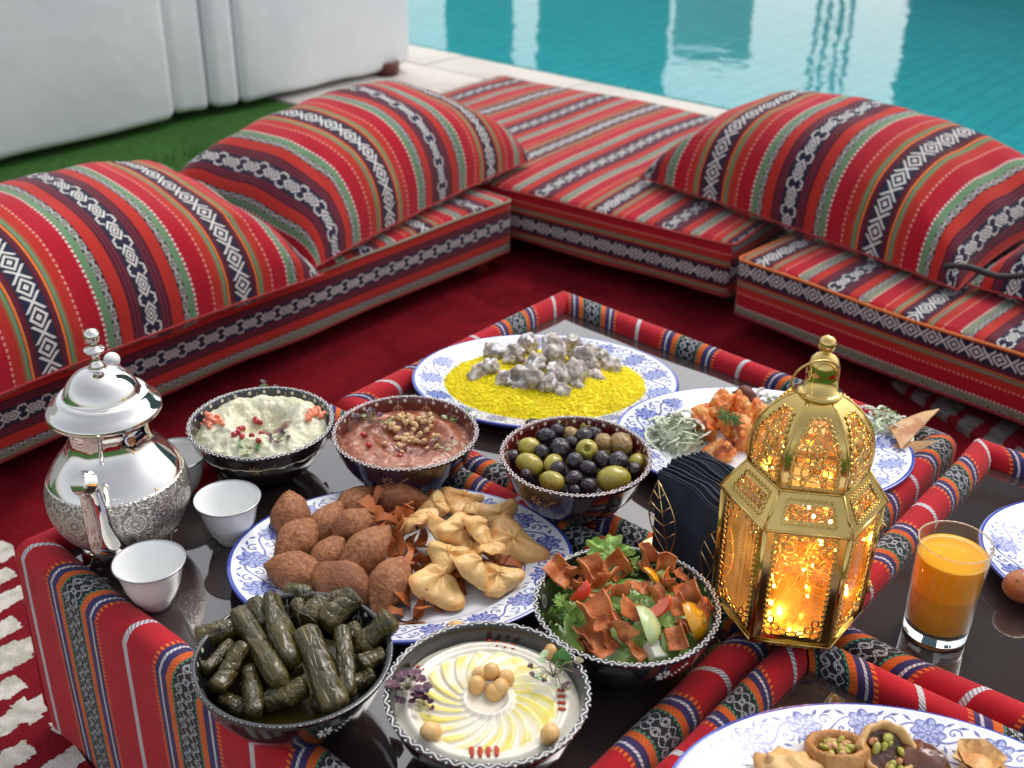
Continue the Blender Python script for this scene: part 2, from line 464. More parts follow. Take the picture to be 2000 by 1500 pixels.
# ------------------------------------------------------------------ setting geometry
def slab(name, poly, z, m, kind='structure', thick=.0):
    mb = MB(); n = len(poly); vs = [(p[0], p[1], z) for p in poly]; fs = [list(range(n))]
    if thick:
        vs += [(p[0], p[1], z-thick) for p in poly]; fs.append(list(range(n, 2*n))[::-1])
        for i in range(n): fs.append([i, i+n, (i+1) % n+n, (i+1) % n][::1])
    mb.add(vs, fs); o = mb.build(name, m, smooth=False)
    if kind: o['kind'] = kind
    return o
PA = radians(-38.8); pe = Vector((cos(PA), sin(PA), 0)); pn = Vector((-sin(PA), cos(PA), 0))   # pool edge along, away
PO = Vector((-.425, 4.72, 0))
def pp(s, t): q = PO+pe*s+pn*t; return (q.x, q.y)
slab('lawn', [pp(-60, -.95), pp(60, -.95), pp(60, -60), pp(-60, -60)], 0, M_grass)
# stone deck beside the pool: paving slabs with open joints
slab('deck_bed', [pp(-30, -.95), pp(30, -.95), pp(30, -.02), pp(-30, -.02)], -.012, mat('deck_joint', (.22, .20, .18), rough=.9))
deck = bpy.data.objects.new('pool_deck', None); col.objects.link(deck); deck['kind'] = 'structure'
pm = MB(); rbox(pm, .594, .224, .03, .004, lambda p, n: (p.x, p.y), 2, 2, z0=-.026); pav = pm.mesh('paving_stone', M_deck)
for i in range(-5, 8):
    for j in range(4):
        q = PO+pe*((i+.5*(j % 2))*.6)+pn*(-.12-.228*j-.02)
        o = link('paving_stone', pav, deck, (q.x, q.y, random.uniform(-.001, .001)), (0, 0, PA))
for a_, b_ in ((-30, -3.3), (4.6, 30)):
    slab('deck_slab', [pp(a_, -.95), pp(b_, -.95), pp(b_, -.0), pp(a_, -.0)], .002, M_deck)
# pool
slab('pool_basin', [pp(-30, 0), pp(30, 0), pp(30, 18), pp(-30, 18)], -1.0, M_tile)
mb = MB(); a0, a1 = pp(-30, 0), pp(30, 0); mb.add([(a0[0], a0[1], .0), (a1[0], a1[1], .0), (a1[0], a1[1], -1.02), (a0[0], a0[1], -1.02)], [[0, 1, 2, 3]])
mb.build('pool_side', M_tile, smooth=False)['kind'] = 'structure'
slab('pool_water', [pp(-30, 0.002), pp(30, 0.002), pp(30, 18), pp(-30, 18)], -.05, M_water)
slab('far_terrace', [pp(-60, 18), pp(60, 18), pp(60, 80), pp(-60, 80)], .05, M_deck)
# far buildings that the water and the glass table tops mirror
def azp(px, d):
    v = W(px, 120, T); a = atan2(v.x, v.y); return Vector((sin(a)*d, cos(a)*d, 0))
def block(name, x0, x1, d, h, m, label, depth=3.0, floors=0, fm=None):
    p0, p1 = azp(x0, d), azp(x1, d); e = (p1-p0); L = e.length; yaw = atan2(e.y, e.x)
    c = (p0+p1)/2; t = thing(name, label, 'building', (c.x, c.y, 0), yaw)
    mb = MB(); boxm(mb, (0, depth/2, h/2), (L, depth, h)); mb.build('wall', m, t, smooth=False)
    if floors:
        fh = h/floors
        for k in range(floors):
            mb = MB(); boxm(mb, (0, -.06, fh*(k+.93)), (L+.1, .16, .12)); mb.build('floor_band', fm, t, smooth=False)
    return t
block('poolside_building', 872, 1002, 24, 8.0, M_darkfac, 'dark glazed block mirrored in the pool beside the white sofa', floors=3, fm=M_darkfac)
block('poolside_building', 1046, 1300, 25, 8.6, M_darkfac, 'wide dark glazed block mirrored in the middle of the pool', floors=3, fm=M_louvre)
block('poolside_building', 1308, 1462, 40, 7.6, mat('beige_villa_wall', (.34, .34, .30), rough=.8), 'low grey villa mirrored in the far water')
block('poolside_building', 1757, 2900, 21, 24, M_darkfac, 'tall dark tower mirrored in the pool at the right', depth=6, floors=10, fm=M_louvre)
tw = thing('lattice_mast', 'slender lattice mast mirrored as wavy lines in the pool', 'mast', azp(1617, 24))
for k in (-.33, -.12, .12, .33):
    mb = MB(); boxm(mb, (k, 0, 4.2), (.07, .07, 8.4)); mb.build('upright', M_darkfac, tw, smooth=False)
for k in range(9):
    mb = MB(); boxm(mb, (0, .05, .6+k*.9), (.66, .05, .05)); mb.build('crossbar', M_darkfac, tw, smooth=False)

# carpets
slab('red_carpet', [W(-60, 640, 0)[:2], W(1050, 455, 0)[:2], (1.6, 1.1), (2.2, -.6), (-2.2, -.6), (-1.9, .9)], .006, M_carpet, kind=None)
tag(bpy.data.objects['red_carpet'], 'plain maroon carpet laid between the left floor sofa and the low tables', 'carpet')
def rug(name, poly, label, m=None):
    mb = MB(); n = len(poly)
    mb.add([(p[0], p[1], .018) for p in poly]+[(p[0], p[1], .006) for p in poly], [list(range(n))]+[[i, i+n, (i+1) % n+n, (i+1) % n] for i in range(n)])
    return tag(mb.build(name, m or M_rug, smooth=False), label, 'rug')
rug('patterned_rug', [(-.545, 1.005), (-.10, .52), (-.10, -.4), (-1.9, -.4), (-1.5, .95), tuple(W(-60, 1045, 0)[:2]), tuple(W(30, 1085, 0)[:2])][::-1], 'white and maroon patterned rug at the lower left, beside the front left table')
rug('patterned_rug', [W(1740, 760, 0)[:2], W(1860, 745, 0)[:2], (1.7, 1.1), (1.3, .5)], 'patterned rug in the shade between the right tables and the right floor sofa', M_rug_shaded)
# grass blades near the sofa
def make_blades():
    mb = MB(); rnd = random.Random(3)
    for k in range(15000):
        s = rnd.uniform(-1.9, .35); t = rnd.uniform(0, 1.0)
        p = Vector((-1.25, 2.0, 0))+Vector((.64, .77, 0))*(s+1.2)+Vector((-.77, .64, 0))*(t-.45)
        if (p-PO).dot(pn) > -.95: continue
        a = rnd.uniform(0, pi); h = rnd.uniform(.012, .028); w = .0018
        dx, dy = cos(a)*w, sin(a)*w; lx, ly = rnd.uniform(-.008, .008), rnd.uniform(-.008, .008)
        mb.add([(p.x-dx, p.y-dy, 0), (p.x+dx, p.y+dy, 0), (p.x+lx, p.y+ly, h)], [[0, 1, 2]])
    tag(mb.build('grass', M_blade, smooth=False), 'short green lawn between the white sofa and the striped floor sofa', 'grass', kind='stuff')
make_blades()

# ------------------------------------------------------------------ white sofa (its back towards us)
def white_sofa():
    A = Vector((-.405, 4.235, 0)); d = Vector((-.642, -.767, 0)); back = Vector((-.767, .642, 0))
    yaw = atan2(-d.y, -d.x)
    t = thing('white_sofa', 'large white leather sofa seen from behind, on the lawn at the upper left', 'sofa', A, yaw)
    # local x runs towards the right end, so the sofa fills x<0; local y away from camera
    def panel(x0, x1, y0, dep, name='back_panel'):
        L = x1-x0; mb = MB(); rbox(mb, L, dep, .92, .03, lambda p, n: (p.x, p.z), 10, 3, z0=.020, wob=.012, seed=x0*3)
        return mb.build(name, M_vinyl, t, loc=((x0+x1)/2, y0+dep/2, 0))
    panel(-.735, .03, 0, .7, 'arm_block'); panel(-.845, -.738, .005, .16, 'back_post'); panel(-.985, -.847, .018, .3); panel(-3.4, -.988, .0, .3)
    for (x, y) in ((-.08, .02), (-.10, .6), (-3.3, .1), (-1.6, .1)):
        mb = MB(); lathe(mb, [(.035, 0), (.045, .02), (.045, .05)], 14); mb.build('foot', M_mahog, t, loc=(x, y, 0))
white_sofa()
# ------------------------------------------------------------------ floor sofas
SEATZ = .17
def floor_cushion(label, c, yaw, L, D, off_front, off_end=.2, z0=.042, H=.13, pip=ORG, toff=0, feet=(), seed=0, top_shift=0):
    t = thing('floor_sofa', label, 'floor sofa', (c[0], c[1], 0), yaw)
    def uvf(p, n):
        if n.z > .5: return (p.x*SEAT_K+toff, p.y*SEAT_K)
        if n.z < -.5: return (p.x, p.y)
        if abs(n.y) > .5: return (off_front[0]+off_front[1]*(H/2-p.z)*FACE_K, p.x*FACE_K)
        return (off_end+off_front[1]*(H/2-p.z), p.y)
    mb = MB(); rbox(mb, L, D, H, .016, uvf, 44, 22, puff=.010, z0=z0, wob=.005, seed=seed); mb.build('cushion', M_sadu_seat, t)
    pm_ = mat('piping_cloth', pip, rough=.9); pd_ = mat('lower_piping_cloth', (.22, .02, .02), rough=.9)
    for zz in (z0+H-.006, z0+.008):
        r = .016; pts = []
        for k in range(4):
            cx = (L/2-r)*(1 if k in (0, 3) else -1); cy = (D/2-r)*(1 if k in (0, 1) else -1)
            for j in range(5):
                a = (k*90+j*22.5)*pi/180; pts.append((cx+(r-.001)*cos(a), cy+(r-.001)*sin(a), zz))
        # straight runs need points so the wobble follows
        q = []
        for i in range(len(pts)):
            a, b = Vector(pts[i]), Vector(pts[(i+1) % len(pts)]); q.append(a)
            if (b-a).length > .1:
                n = int((b-a).length/.03)
                q += [a.lerp(b, (j+1)/(n+1)) for j in range(n)]
        for p in q:
            w = mnoise.noise(Vector((p.x*5+seed, p.y*5, (p.z-z0-H/2)*5)))*.005; p += Vector((w*.5, w*.5, w))
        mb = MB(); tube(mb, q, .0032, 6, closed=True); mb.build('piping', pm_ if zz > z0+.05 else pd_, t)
    for fx, fy in feet:
        mb = MB(); lathe(mb, [(.018, 0), (.026, .01), (.028, .03), (.024, z0+.004)], 14); mb.build('foot', M_mahog, t, loc=(fx, fy, 0))
    return t
# left sofa: front edge from (-.79,1.47) to (-.007,2.385)
vl = Vector((.650, .760, 0)); nl_ = Vector((-.760, .650, 0))
cr = Vector((-.004, 2.385, 0)); L1 = 1.55; D1 = .64
c1 = cr-vl*(L1/2)+nl_*(D1/2)
floor_cushion('long low striped floor sofa along the left side, in front of the lawn', c1, atan2(vl.y, vl.x), L1, D1, (.62*HALF, 1.0), feet=((L1/2-.06, -D1/2+.05), (-L1/2+.6, -D1/2+.05)), toff=.11, pip=(.25, .22, .16), seed=1)
# corner seat
e2 = Vector((cos(radians(-35.5)), sin(radians(-35.5)), 0)); n2 = Vector((-e2.y, e2.x, 0))
cl = Vector((.0, 2.447, 0)); c2 = cl+e2*((.535-.66)/2)+n2*(.42)
floor_cushion('broad striped corner floor sofa at the back, next to the pool deck', c2, atan2(e2.y, e2.x), 1.195, .84, (.525*HALF, -1.0), toff=.03, pip=(.35, .03, .03), seed=5, z0=.045, H=.125)
# right seat
e3 = Vector((cos(radians(-45.5)), sin(radians(-45.5)), 0)); n3 = Vector((-e3.y, e3.x, 0))
c3 = Vector((.430, 2.068, 0))+e3*.75+n3*.33
floor_cushion('long low striped floor sofa at the right, with orange piping', c3, atan2(e3.y, e3.x), 1.5, .66, (.17*HALF, -1.0), toff=.05, pip=(.62, .16, .04), seed=9)

# ------------------------------------------------------------------ pillows
def pillow(label, c, Ld, L, D, H, pitch=0, off=0, seed=0, lift=0, half=.2):
    rnd = random.Random(seed)
    yaw = atan2(Ld.y, Ld.x)
    t = thing('striped_pillow', label, 'pillow', (c[0], c[1], SEATZ), yaw, 'striped pillows on the floor sofas')
    NU, NV = 72, 56
    def surf(sg):
        def fn(a, b):
            x, y = 2*a-1, 2*b-1
            # corners pulled out, sides drawn in
            px = x*L/2*(1-.055*(1-y*y)); py = y*D/2*(1-.06*(1-x*x))
            e = max(0, (1-x**4)*(1-y**4)); th = (e**.56)
            z = (H*.78 if sg > 0 else -H*.22)*th*(.80+.20*(1-x*x)*(1-y*y))
            w = fbm(Vector((px*3.2+seed, py*3.2, sg*1.0)))*.012*th-.010*max(0, .35-abs(mnoise.noise(Vector((px*4.5+seed*3, py*2.2, 5.0)))*2.2))*th
            ed = 1-th
            w += sin((px*40 if abs(y) > abs(x) else py*40)+seed)*.0045*ed*th*4
            z += w
            q = Vector((px, py+.0, z))
            q.z -= .03*(x*x)*abs(x)*(1 if sg > 0 else 1)*0
            q = Matrix.Rotation(pitch, 3, 'X') @ q
            return (q.x, q.y, q.z+H*.20+lift)
        return fn
    mb = MB()
    def arcs(sg):
        tab = []
        for i in range(NU+1):
            f = surf(sg); P = [Vector(f(i/NU, j/NV)) for j in range(NV+1)]; L_ = [0]
            for j in range(NV): L_.append(L_[-1]+(P[j+1]-P[j]).length)
            tab.append([q-L_[NV//2] for q in L_])
        rows = []
        for j in range(NV+1):
            P = [Vector(surf(sg)(i/NU, j/NV)) for i in range(NU+1)]; L_ = [0]
            for i in range(NU): L_.append(L_[-1]+(P[i+1]-P[i]).length)
            rows.append([q-L_[NU//2] for q in L_])
        return tab, rows
    for sg in (1, -1):
        b0 = len(mb.f); tb, rw = arcs(sg)
        grid(mb, surf(sg), NU, NV, uvf=lambda a, b: ((rw[NV//2+int(round((b-.5)*NV*.6))][int(round(a*NU))]-off)*HALF/half, tb[int(round(a*NU))][int(round(b*NV))]*HALF/half))
        if sg < 0:
            for k in range(b0, len(mb.f)): mb.f[k] = mb.f[k][::-1]; mb.uv[k] = mb.uv[k][::-1]
    mb.build('pillow_cover', M_sadu, t)
    # seam cord
    f = surf(1); n = 40; pts = [f(k/n, 0) for k in range(n)]+[f(1, k/n) for k in range(n)]+[f(1-k/n, 1) for k in range(n)]+[f(0, 1-k/n) for k in range(n)]
    m2 = MB(); tube(m2, pts, .0022, 6, closed=True); m2.build('seam', M_seam, t)
    return t
M_seam = mat('seam_thread', (.33, .03, .03), rough=.9)
pillow('left striped pillow cut off by the picture edge, nearest the teapot', (-.762, 1.745), Vector((.64, .77, 0)), .78, .45, .215, pitch=radians(9), half=.172, off=.215, seed=1, lift=.01)
pillow('striped pillow behind, leaning over the gap to the corner seat', (-.330, 2.355), Vector((.512, .859, 0)), .78, .40, .215, pitch=radians(9), half=.18, off=.215, seed=2, lift=.012)
pillow('big striped pillow at the right, in front of the pool', (.692, 2.305), Vector((.644, -.765, 0)), .79, .43, .225, pitch=radians(8), half=.195, off=-.19, seed=3, lift=.01)
pillow('striped pillow at the right picture edge, mostly out of view', (1.262, 1.80), Vector((.73, -.69, 0)), .78, .50, .20, pitch=radians(3), half=.21, off=-.1, seed=4, lift=.0)
# black cord lying on the right seat
mb = MB(); a_, b_ = W(1842, 522, SEATZ+.075), W(2060, 545, SEATZ+.075)
tube(mb, [a_.lerp(b_, k/10)+Vector((0, 0, .006*sin(k*.9))) for k in range(11)], .006, 8)
tag(mb.build('black_strap', mat('black_webbing', (.01, .01, .01), rough=.6)), 'black strap lying across the right floor sofa below the last pillow', 'strap')

# ------------------------------------------------------------------ low tables
def table_glass_mat():
    b = NB('table_glass'); x, y, z = b.wpos()
    a = radians(-41); s = x*cos(a)+y*sin(a)
    c = b.mix(b.noise(3, 3).ss(.4, .6), (.045, .030, .027), (.030, .021, .020)); b.color(c)
    b.set(rough=.045, ior=1.95, spec=.5, coat=.6, coatr=.02)
    b.set(rough=b.noise(14, 4).ss(.55, .8)*.10+.035)
    return b.m
M_glass_top = table_glass_mat()
RW = .036
def low_table(label, P, off=0):
    """P: four outer corners in order, clockwise seen from above"""
    P = [Vector((p[0], p[1], 0)) for p in P]; cc = sum(P, Vector())/4
    t = thing('low_table', label, 'table', cc, 0, 'low tables pushed together')
    Q = [p-cc for p in P]
    prof = [(RW, T-.004), (RW-.001, T+.009), (RW-.006, T+.0165), (RW-.012, T+.0200), (.016, T+.0205), (.009, T+.0185), (.004, T+.0125), (.000, T+.003), (-.001, T-.03), (-.002, T-.10), (-.003, T-.18), (-.003, .012)]
    arc = [0]
    for k in range(1, len(prof)): arc.append(arc[-1]+hypot(prof[k][0]-prof[k-1][0], prof[k][1]-prof[k-1][1]))
    for i in range(4):
        A, B = Q[i], Q[(i+1) % 4]; e = (B-A); L = e.length; e = e/L; n = Vector((e.y, -e.x, 0))
        if n.dot((A+B)/2) > 0: n = -n      # inward
        mb = MB(); ns = 110; K = len(prof)-1
        def fn(a, b):
            k = int(round(b*K)); d, z = prof[k]; s = max(0, d)+a*(L-2*max(0, d))
            w = mnoise.noise(Vector((s*9+i*7+cc.x*5, z*2, cc.y*9)))*.0035
            if z < T-.02: w += mnoise.noise(Vector((s*14, z*3, i)))*.004*(T-z)/T
            edge = min(1, min(s, L-s)/.05); w *= max(0, edge)
            q = A+e*s+n*(d+w); return (q.x, q.y, z+(w*.6 if z > T else 0))
        grid(mb, fn, ns, K, uvf=lambda a, b: (a*L+off+i*.031, arc[int(round(b*K))]))
        # orient outward
        mb.build('cover_side', M_cover, t)
    # inset glass
    ins = []
    for i in range(4):
        c = Q[i]; ins.append(c*(1-.024/c.length))
    mb = MB(); mb.add([(p.x, p.y, T) for p in ins]+[(p.x, p.y, T-.006) for p in ins], [[3, 2, 1, 0], [4, 5, 6, 7]]+[[i, (i+1) % 4, (i+1) % 4+4, i+4] for i in range(4)])
    mb.build('glass_top', M_glass_top, t, smooth=False)
    mb = MB(); mb.add([(p.x, p.y, T-.010) for p in ins]+[(p.x, p.y, .02) for p in ins], [[3, 2, 1, 0]]+[[i, (i+1) % 4, (i+1) % 4+4, i+4] for i in range(4)])
    mb.build('table_box', M_mahog, t, smooth=False)
    return t
V2 = lambda x, y: Vector((x, y, 0))
P00, P10, P01, P02, P11 = V2(.076, 1.658), V2(.556, 1.222), V2(-.233, 1.287), V2(-.521, .972), V2(.275, .868)
P12 = V2(-.014, .535); P21 = P11+V2(.515, -.412); P20 = P11+V2(.300, .362)+V2(.515, -.435)
P22 = P21+V2(-.293, -.335); P10d = P11+V2(.300, .362)
gs = .0015
def shr(L):
    c = sum(L, Vector())/4; return [c+(p-c)*(1-gs/(p-c).length) for p in L]
low_table('front left low table with a dark glass top, under the teapot and most bowls', shr([P01, P11, P12, P02]), .055)
low_table('rear low table with a dark glass top, under the yellow rice platter', shr([P00, P10, P11, P01]), .035)
low_table('front right low table with a dark glass top, under the pastry platter', shr([P11, P21, P22, P12]), .07)
low_table('right low table with a dark glass top, under the juice glass', shr([P10d, P20, P21, P11]), .02)

# ------------------------------------------------------------------ porcelain platters
def porcelain_mat():
    b = NB('blue_and_white_porcelain'); u, v = b.uv()    # u 0..1 round, v: 0 outer lip .. 1 centre, in radius fraction
    NF = 17.0; cw = .056; bw = .040
    f = (u*NF).frac(); x = (f-.5)*cw; y = (v-.145)*(.155)        # metres, band centred on v = .145
    WH = (.74, .76, .80); BL = (.025, .045, .30); LB = (.16, .22, .58)
    th = y.at2(x); r = x.hyp(y)
    lw = .00078
    pet = (th*4).cos().abs()
    R1 = pet*.0040+.0112; R2 = ((th*4+1.57).cos().abs())*.0035+.0068
    flower = r.lt(R1)
    fl_line = ((r-R1).abs().lt(lw)+(r-R2).abs().lt(lw)+(r-.0022).abs().lt(lw)+((th*8).cos().abs().gt(.90))*r.gt(.0022)*r.lt(R2)+((th*4+.8).sin().abs().gt(.93))*r.lt(R1)*r.gt(.004)).min(1)
    # scrolling vine centred on the cell boundary
    g = ((u*NF+.5).frac()-.5)*cw
    vy = (g*(2*pi/cw)*1.0).sin()*.007
    vine = (y-vy).abs().lt(lw*1.5)*g.abs().lt(.020)
    def spiral(cx, cy, R, sg):
        dx = g-cx; dy = (y-cy)*sg; rr = dx.hyp(dy); an = dy.at2(dx)
        return ((rr-(an*.0009+.0035)*(R/.0045)).abs().lt(lw*1.15)+rr.lt(.0012)).min(1)
    sp = (spiral(-.006, .0045, .0045, 1)+spiral(.007, -.0050, .0045, -1)).min(1)
    def leaf(cx, cy, ax, ay, w=.0016, l=.005):
        dx = g-cx; dy = y-cy; a = dx*ax+dy*ay; c = dy*ax-dx*ay
        q = (a/l).abs()+(c/w).abs()*1.0
        return q.lt(1.0)
    lv = (leaf(-.014, .011, .6, .8)+leaf(.013, -.0125, .7, .7)+leaf(0, .0125, .9, -.43)+leaf(.002, -.013, .95, .3)+leaf(.0165, .008, .3, .95)+leaf(-.0165, -.008, .3, .95)+leaf(-.009, -.012, .8, -.6)+leaf(.009, .013, .6, -.8)).min(1)
    inband = v.gt(.03)*v.lt(.262)
    blue = ((fl_line+(vine+sp+lv)*(1-flower)).min(1)*inband+v.near(.285, .0042)).min(1)
    lb = flower*inband*((th*4).cos().abs()*.4+.35)
    c = b.mix(lb, WH, LB); c = b.mix(blue*.9, c, BL)
    lip = v.lt(.022); c = b.mix(lip, c, (.05, .08, .40))
    b.color(c); b.set(rough=.12, coat=.5, coatr=.04); return b.m
M_porc = porcelain_mat()
def blue_under():
    return mat('cobalt_glaze', (.045, .07, .38), rough=.15, coat=.4)
M_cob = blue_under()
PA_, PB_ = .177, .132
def make_platter_meshes():
    # top surface: v = 1 - fraction
    top = [(1.0, .0215), (.985, .0225), (.97, .0215), (.90, .0190), (.80, .0155), (.735, .0125), (.70, .0095), (.66, .0078), (.50, .0070), (.25, .0068), (.0, .0068)]
    mb = MB(); K = len(top)-1; N = 128
    def fn(a, b):
        k = int(round(b*K)); r, z = top[k]; th = a*2*pi
        return (r*PA_*cos(th), r*PB_*sin(th), z)
    # arc-length parameter so flowers keep their spacing round the oval
    ss = [0]
    for i in range(N): 
        a0, a1 = i/N*2*pi, (i+1)/N*2*pi; ss.append(ss[-1]+hypot(PA_*(cos(a1)-cos(a0)), PB_*(sin(a1)-sin(a0))))
    grid(mb, fn, N, K, closed_u=True, uvf=lambda a, b: (ss[int(round(a*N))]/ss[-1], 1-top[int(round(b*K))][0]))
    m1 = mb.mesh('platter_top', M_porc)
    un = [(1.0, .0215), (1.004, .0195), (.995, .0175), (.90, .0140), (.74, .0070), (.66, .0020), (.62, .0), (.58, .0), (.56, .002), (.0, .002)]
    mb = MB(); lathe(mb, [(r, z) for r, z in un], N, PA_, PB_, caps=False)
    m2 = mb.mesh('platter_underside', M_cob); return m1, m2
PLM = make_platter_meshes()
def platter(label, c, rz=0, z=T, tilt=(0, 0), s=1):
    t = thing('oval_platter', label, 'platter', (c[0], c[1], z+.0005), rz, 'blue and white platters on the tables')
    t.rotation_euler = (tilt[0], tilt[1], rz); t.scale = (s, s, s)
    link('glazed_top', PLM[0], t); link('underside', PLM[1], t); return t
PK = (-.110, .952); PR = (.044, 1.347); PQ = (.303, 1.186); PBK = (.300, .592); PRT = (.668, .945)
platter('blue and white oval platter holding the brown kibbeh and pale pastries', PK, radians(2))
platter('blue and white oval platter of yellow rice', PR, radians(-1))
platter('blue and white oval platter of grilled chicken behind the lantern', PQ, radians(-7), z=T+.006)
platter('blue and white oval platter of small sweet pastries at the bottom right', PBK, radians(-6), s=1.04, z=T+.0205)
platter('blue and white oval platter at the right picture edge, beside the juice', PRT, radians(-20))

# ------------------------------------------------------------------ painted bowls
def bowl_mats(name, outc, inc, outc2=None):
    b = NB(name+'_outside'); b.color(b.mix(b.noise(12, 3).ss(.45, .62), outc, outc2 or outc)); b.set(rough=.16, coat=.5, coatr=.05)
    c = NB(name+'_inside'); u, v = c.uv(); q = ((u*14).frac()-.5).abs()*2; h = v
    fan = ((q*5.2).sin().abs().lt(.16))*h.near(.016, .008)*q.lt(.55)
    dot = (((u*28).frac()-.5)*.019).hyp(h-.008).lt(.0022)
    swirl = ((((u*14).frac()-.5)*.038).hyp(h-.020)).near(.0055, .0012)
    cc = c.mix((fan*.6+dot).min(1), inc, (.60, .56, .42)); cc = c.mix(swirl*.5, cc, (.55, .30, .15) if outc2 else (.5, .5, .48))
    c.color(cc if name != 'charcoal_bowl' else inc); c.set(rough=.2, coat=.4, coatr=.05)
    return b.m, c.m
M_slip = mat('white_slip_paint', (.68, .67, .64), rough=.35)
BM = {'plain': bowl_mats('charcoal_bowl', (.010, .010, .012), (.018, .018, .020)), 'black': bowl_mats('black_bowl', (.010, .010, .012), (.012, .012, .013)),
      'wine': bowl_mats('wine_bowl', (.022, .010, .012), (.10, .010, .010), (.030, .014, .045)),
      'navy': bowl_mats('dark_bowl', (.020, .012, .012), (.02, .022, .035), (.028, .012, .012))}
BR, BH = .084, .068
def bowl(label, c, kind='black', beads=False, flower=None, z=T, R=BR, waves=46):
    t = thing('painted_bowl', label, 'bowl', (c[0], c[1], z+.0005), random.uniform(0, 6), 'painted bowls on the tables')
    mo, mi = BM[kind]; k = R/.084
    out = [(0, .003), (.030, .003), (.032, 0), (.036, 0), (.037, .004), (.050, .012), (.064, .026), (.075, .044), (.081, .060), (.083, .065), (.0842, .0680), (.0838, .0695)]
    inn = [(.0838, .0695), (.0825, .0700), (.0797, .0697), (.0788, .0680), (.0778, .062), (.073, .046), (.062, .029), (.048, .016), (.030, .008), (0, .006)]
    mb = MB(); lathe(mb, [(r*k, zz) for r, zz in out], 72, caps=False); mb.build('outside', mo, t)
    mb = MB(); lathe(mb, [(r*k, zz) for r, zz in inn], 72, caps=False); mb.build('inside', mi, t)
    mb = MB()
    if not beads:
        pts = []
        N = waves*8
        for i in range(N):
            a = 2*pi*i/N; w = sin(a*waves)*.0016+.0004*sin(a*7)
            rr = .0820*k-w*.95; zz = .0702-max(0, -w-.0008)*.8; pts.append((rr*cos(a), rr*sin(a), zz))
        tube(mb, pts, .00062, 6, closed=True); mb.build('wavy_slip_line', M_slip, t); mb = MB()
        for i in range(waves):
            for q, rr, zz in ((.25, .0840, .0696), (.75, .0800, .0698)):
                a = 2*pi*(i+q)/waves; r_ = .00105+random.uniform(-.0002, .0003)
                blob(mb, lambda v: Vector((rr*k*cos(a), rr*k*sin(a), zz))+v*r_, 1)
        mb.build('slip_dots', M_slip, t)
    else:
        i = 0; a = 0
        while a < 2*pi-.02:
            for q in range(4):
                L = .0016 if q < 3 else .0040
                ang = a+(q*.035 if q < 3 else .128); r_ = .0012
                ca, sa = cos(ang), sin(ang)
                blob(mb, lambda v: Vector((.0829*k*ca, .0829*k*sa, .0688))+Vector((-sa, ca, 0))*(v.x*L*.7)+Vector((ca, sa, 0))*(v.y*r_*.9)+Vector((0, 0, v.z*r_)), 1)
            a += 2*pi/33
        mb.build('slip_beads', M_slip, t)
    if flower is not None:
        mw = M_slip if kind == 'black' else mat('ochre_slip', (.35, .16, .06), rough=.4)
        mb = MB()
        ang0 = flower-t.rotation_euler.z
        def onwall(a, h):
            pts = out[4:]; 
            for q in range(len(pts)-1):
                if pts[q][1] <= h <= pts[q+1][1]:
                    f = (h-pts[q][1])/(pts[q+1][1]-pts[q][1]); r = (pts[q][0]*(1-f)+pts[q+1][0]*f)*k; return Vector((r*cos(a), r*sin(a), h))
            return Vector((.08*k*cos(a), .08*k*sin(a), h))
        for q in range(8):
            th = q*pi/4; p0 = onwall(ang0+cos(th)*.025, .050+sin(th)*.0022); p1 = onwall(ang0+cos(th)*.085, .050+sin(th)*.0075)
            tube(mb, [p0, p0.lerp(p1, .5), p1], [.0004, .0011, .0006], 5)
        for q in range(5):
            p0 = onwall(ang0+.12+q*.035, .047+q*.0022); p1 = onwall(ang0+.145+q*.04, .044+q*.0030); tube(mb, [p0, p1], .0007, 5)
        mb.build('slip_flower', mw, t)
    return t
def rimc(x0, x1, y, z=T): return W((x0+x1)/2, y, z+BH)
BT = rimc(370, 650, 826); BB = rimc(652, 932, 845); BO = rimc(975, 1275, 890, T+.016); BD = rimc(376, 769, 1282); BHU = rimc(752, 1152, 1350); BS = rimc(1042, 1405, 1180)
bowl('dark bowl with white wavy rim, filled with cream aubergine dip', BT, 'navy', flower=radians(-85), R=.083)
bowl('wine-coloured bowl with white wavy rim, filled with red dip', BB, 'wine', flower=radians(-100), R=.083)
bowl('dark wine-coloured bowl with white wavy rim, filled with olives', BO, 'wine', flower=radians(-125), z=T+.016, R=.082)
bowl('black bowl with a beaded white rim, filled with stuffed vine leaves', BD, 'black', beads=True, flower=radians(-62), R=.085)
bowl('black bowl with white wavy rim, filled with smooth white hummus', BHU, 'plain', R=.085, waves=40)
bowl('black bowl with white wavy rim, filled with bread salad', BS, 'black', flower=radians(-70), R=.085)
# ------------------------------------------------------------------ coffee cups
M_china = mat('white_china', (.80, .81, .80), rough=.14, coat=.4)
M_silverline = mat('silver_line', (.35, .34, .36), rough=.25, metal=1)
def cup(label, px, py, z=T):
    c = W(px, py, z+.053)
    t = thing('coffee_cup', label, 'cup', (c.x, c.y, z+.0005), random.uniform(0, 6), 'small white handleless coffee cups')
    ZK = 1.08
    out = [(0, .002), (.012, .002), (.013, 0), (.0145, 0), (.0150, .004), (.022, .013), (.0275, .026), (.0300, .038), (.0335, .0468), (.0350, .0492), (.0345, .0497), (.0325, .0465), (.0290, .0375), (.0262, .026), (.0205, .014), (.012, .0065), (0, .005)]
    out = [(r, q*ZK) for r, q in out]; mb = MB(); lathe(mb, out, 56, caps=False); mb.build('cup_body', M_china, t)
    mb = MB(); lathe(mb, [(r, q*ZK) for r, q in ((.0353, .0487), (.0355, .0494), (.0349, .0502), (.0343, .0500))], 56, caps=False); mb.build('silver_rim', M_silverline, t)
cup('white coffee cup at the front left, beside the teapot foot', 291, 1097)
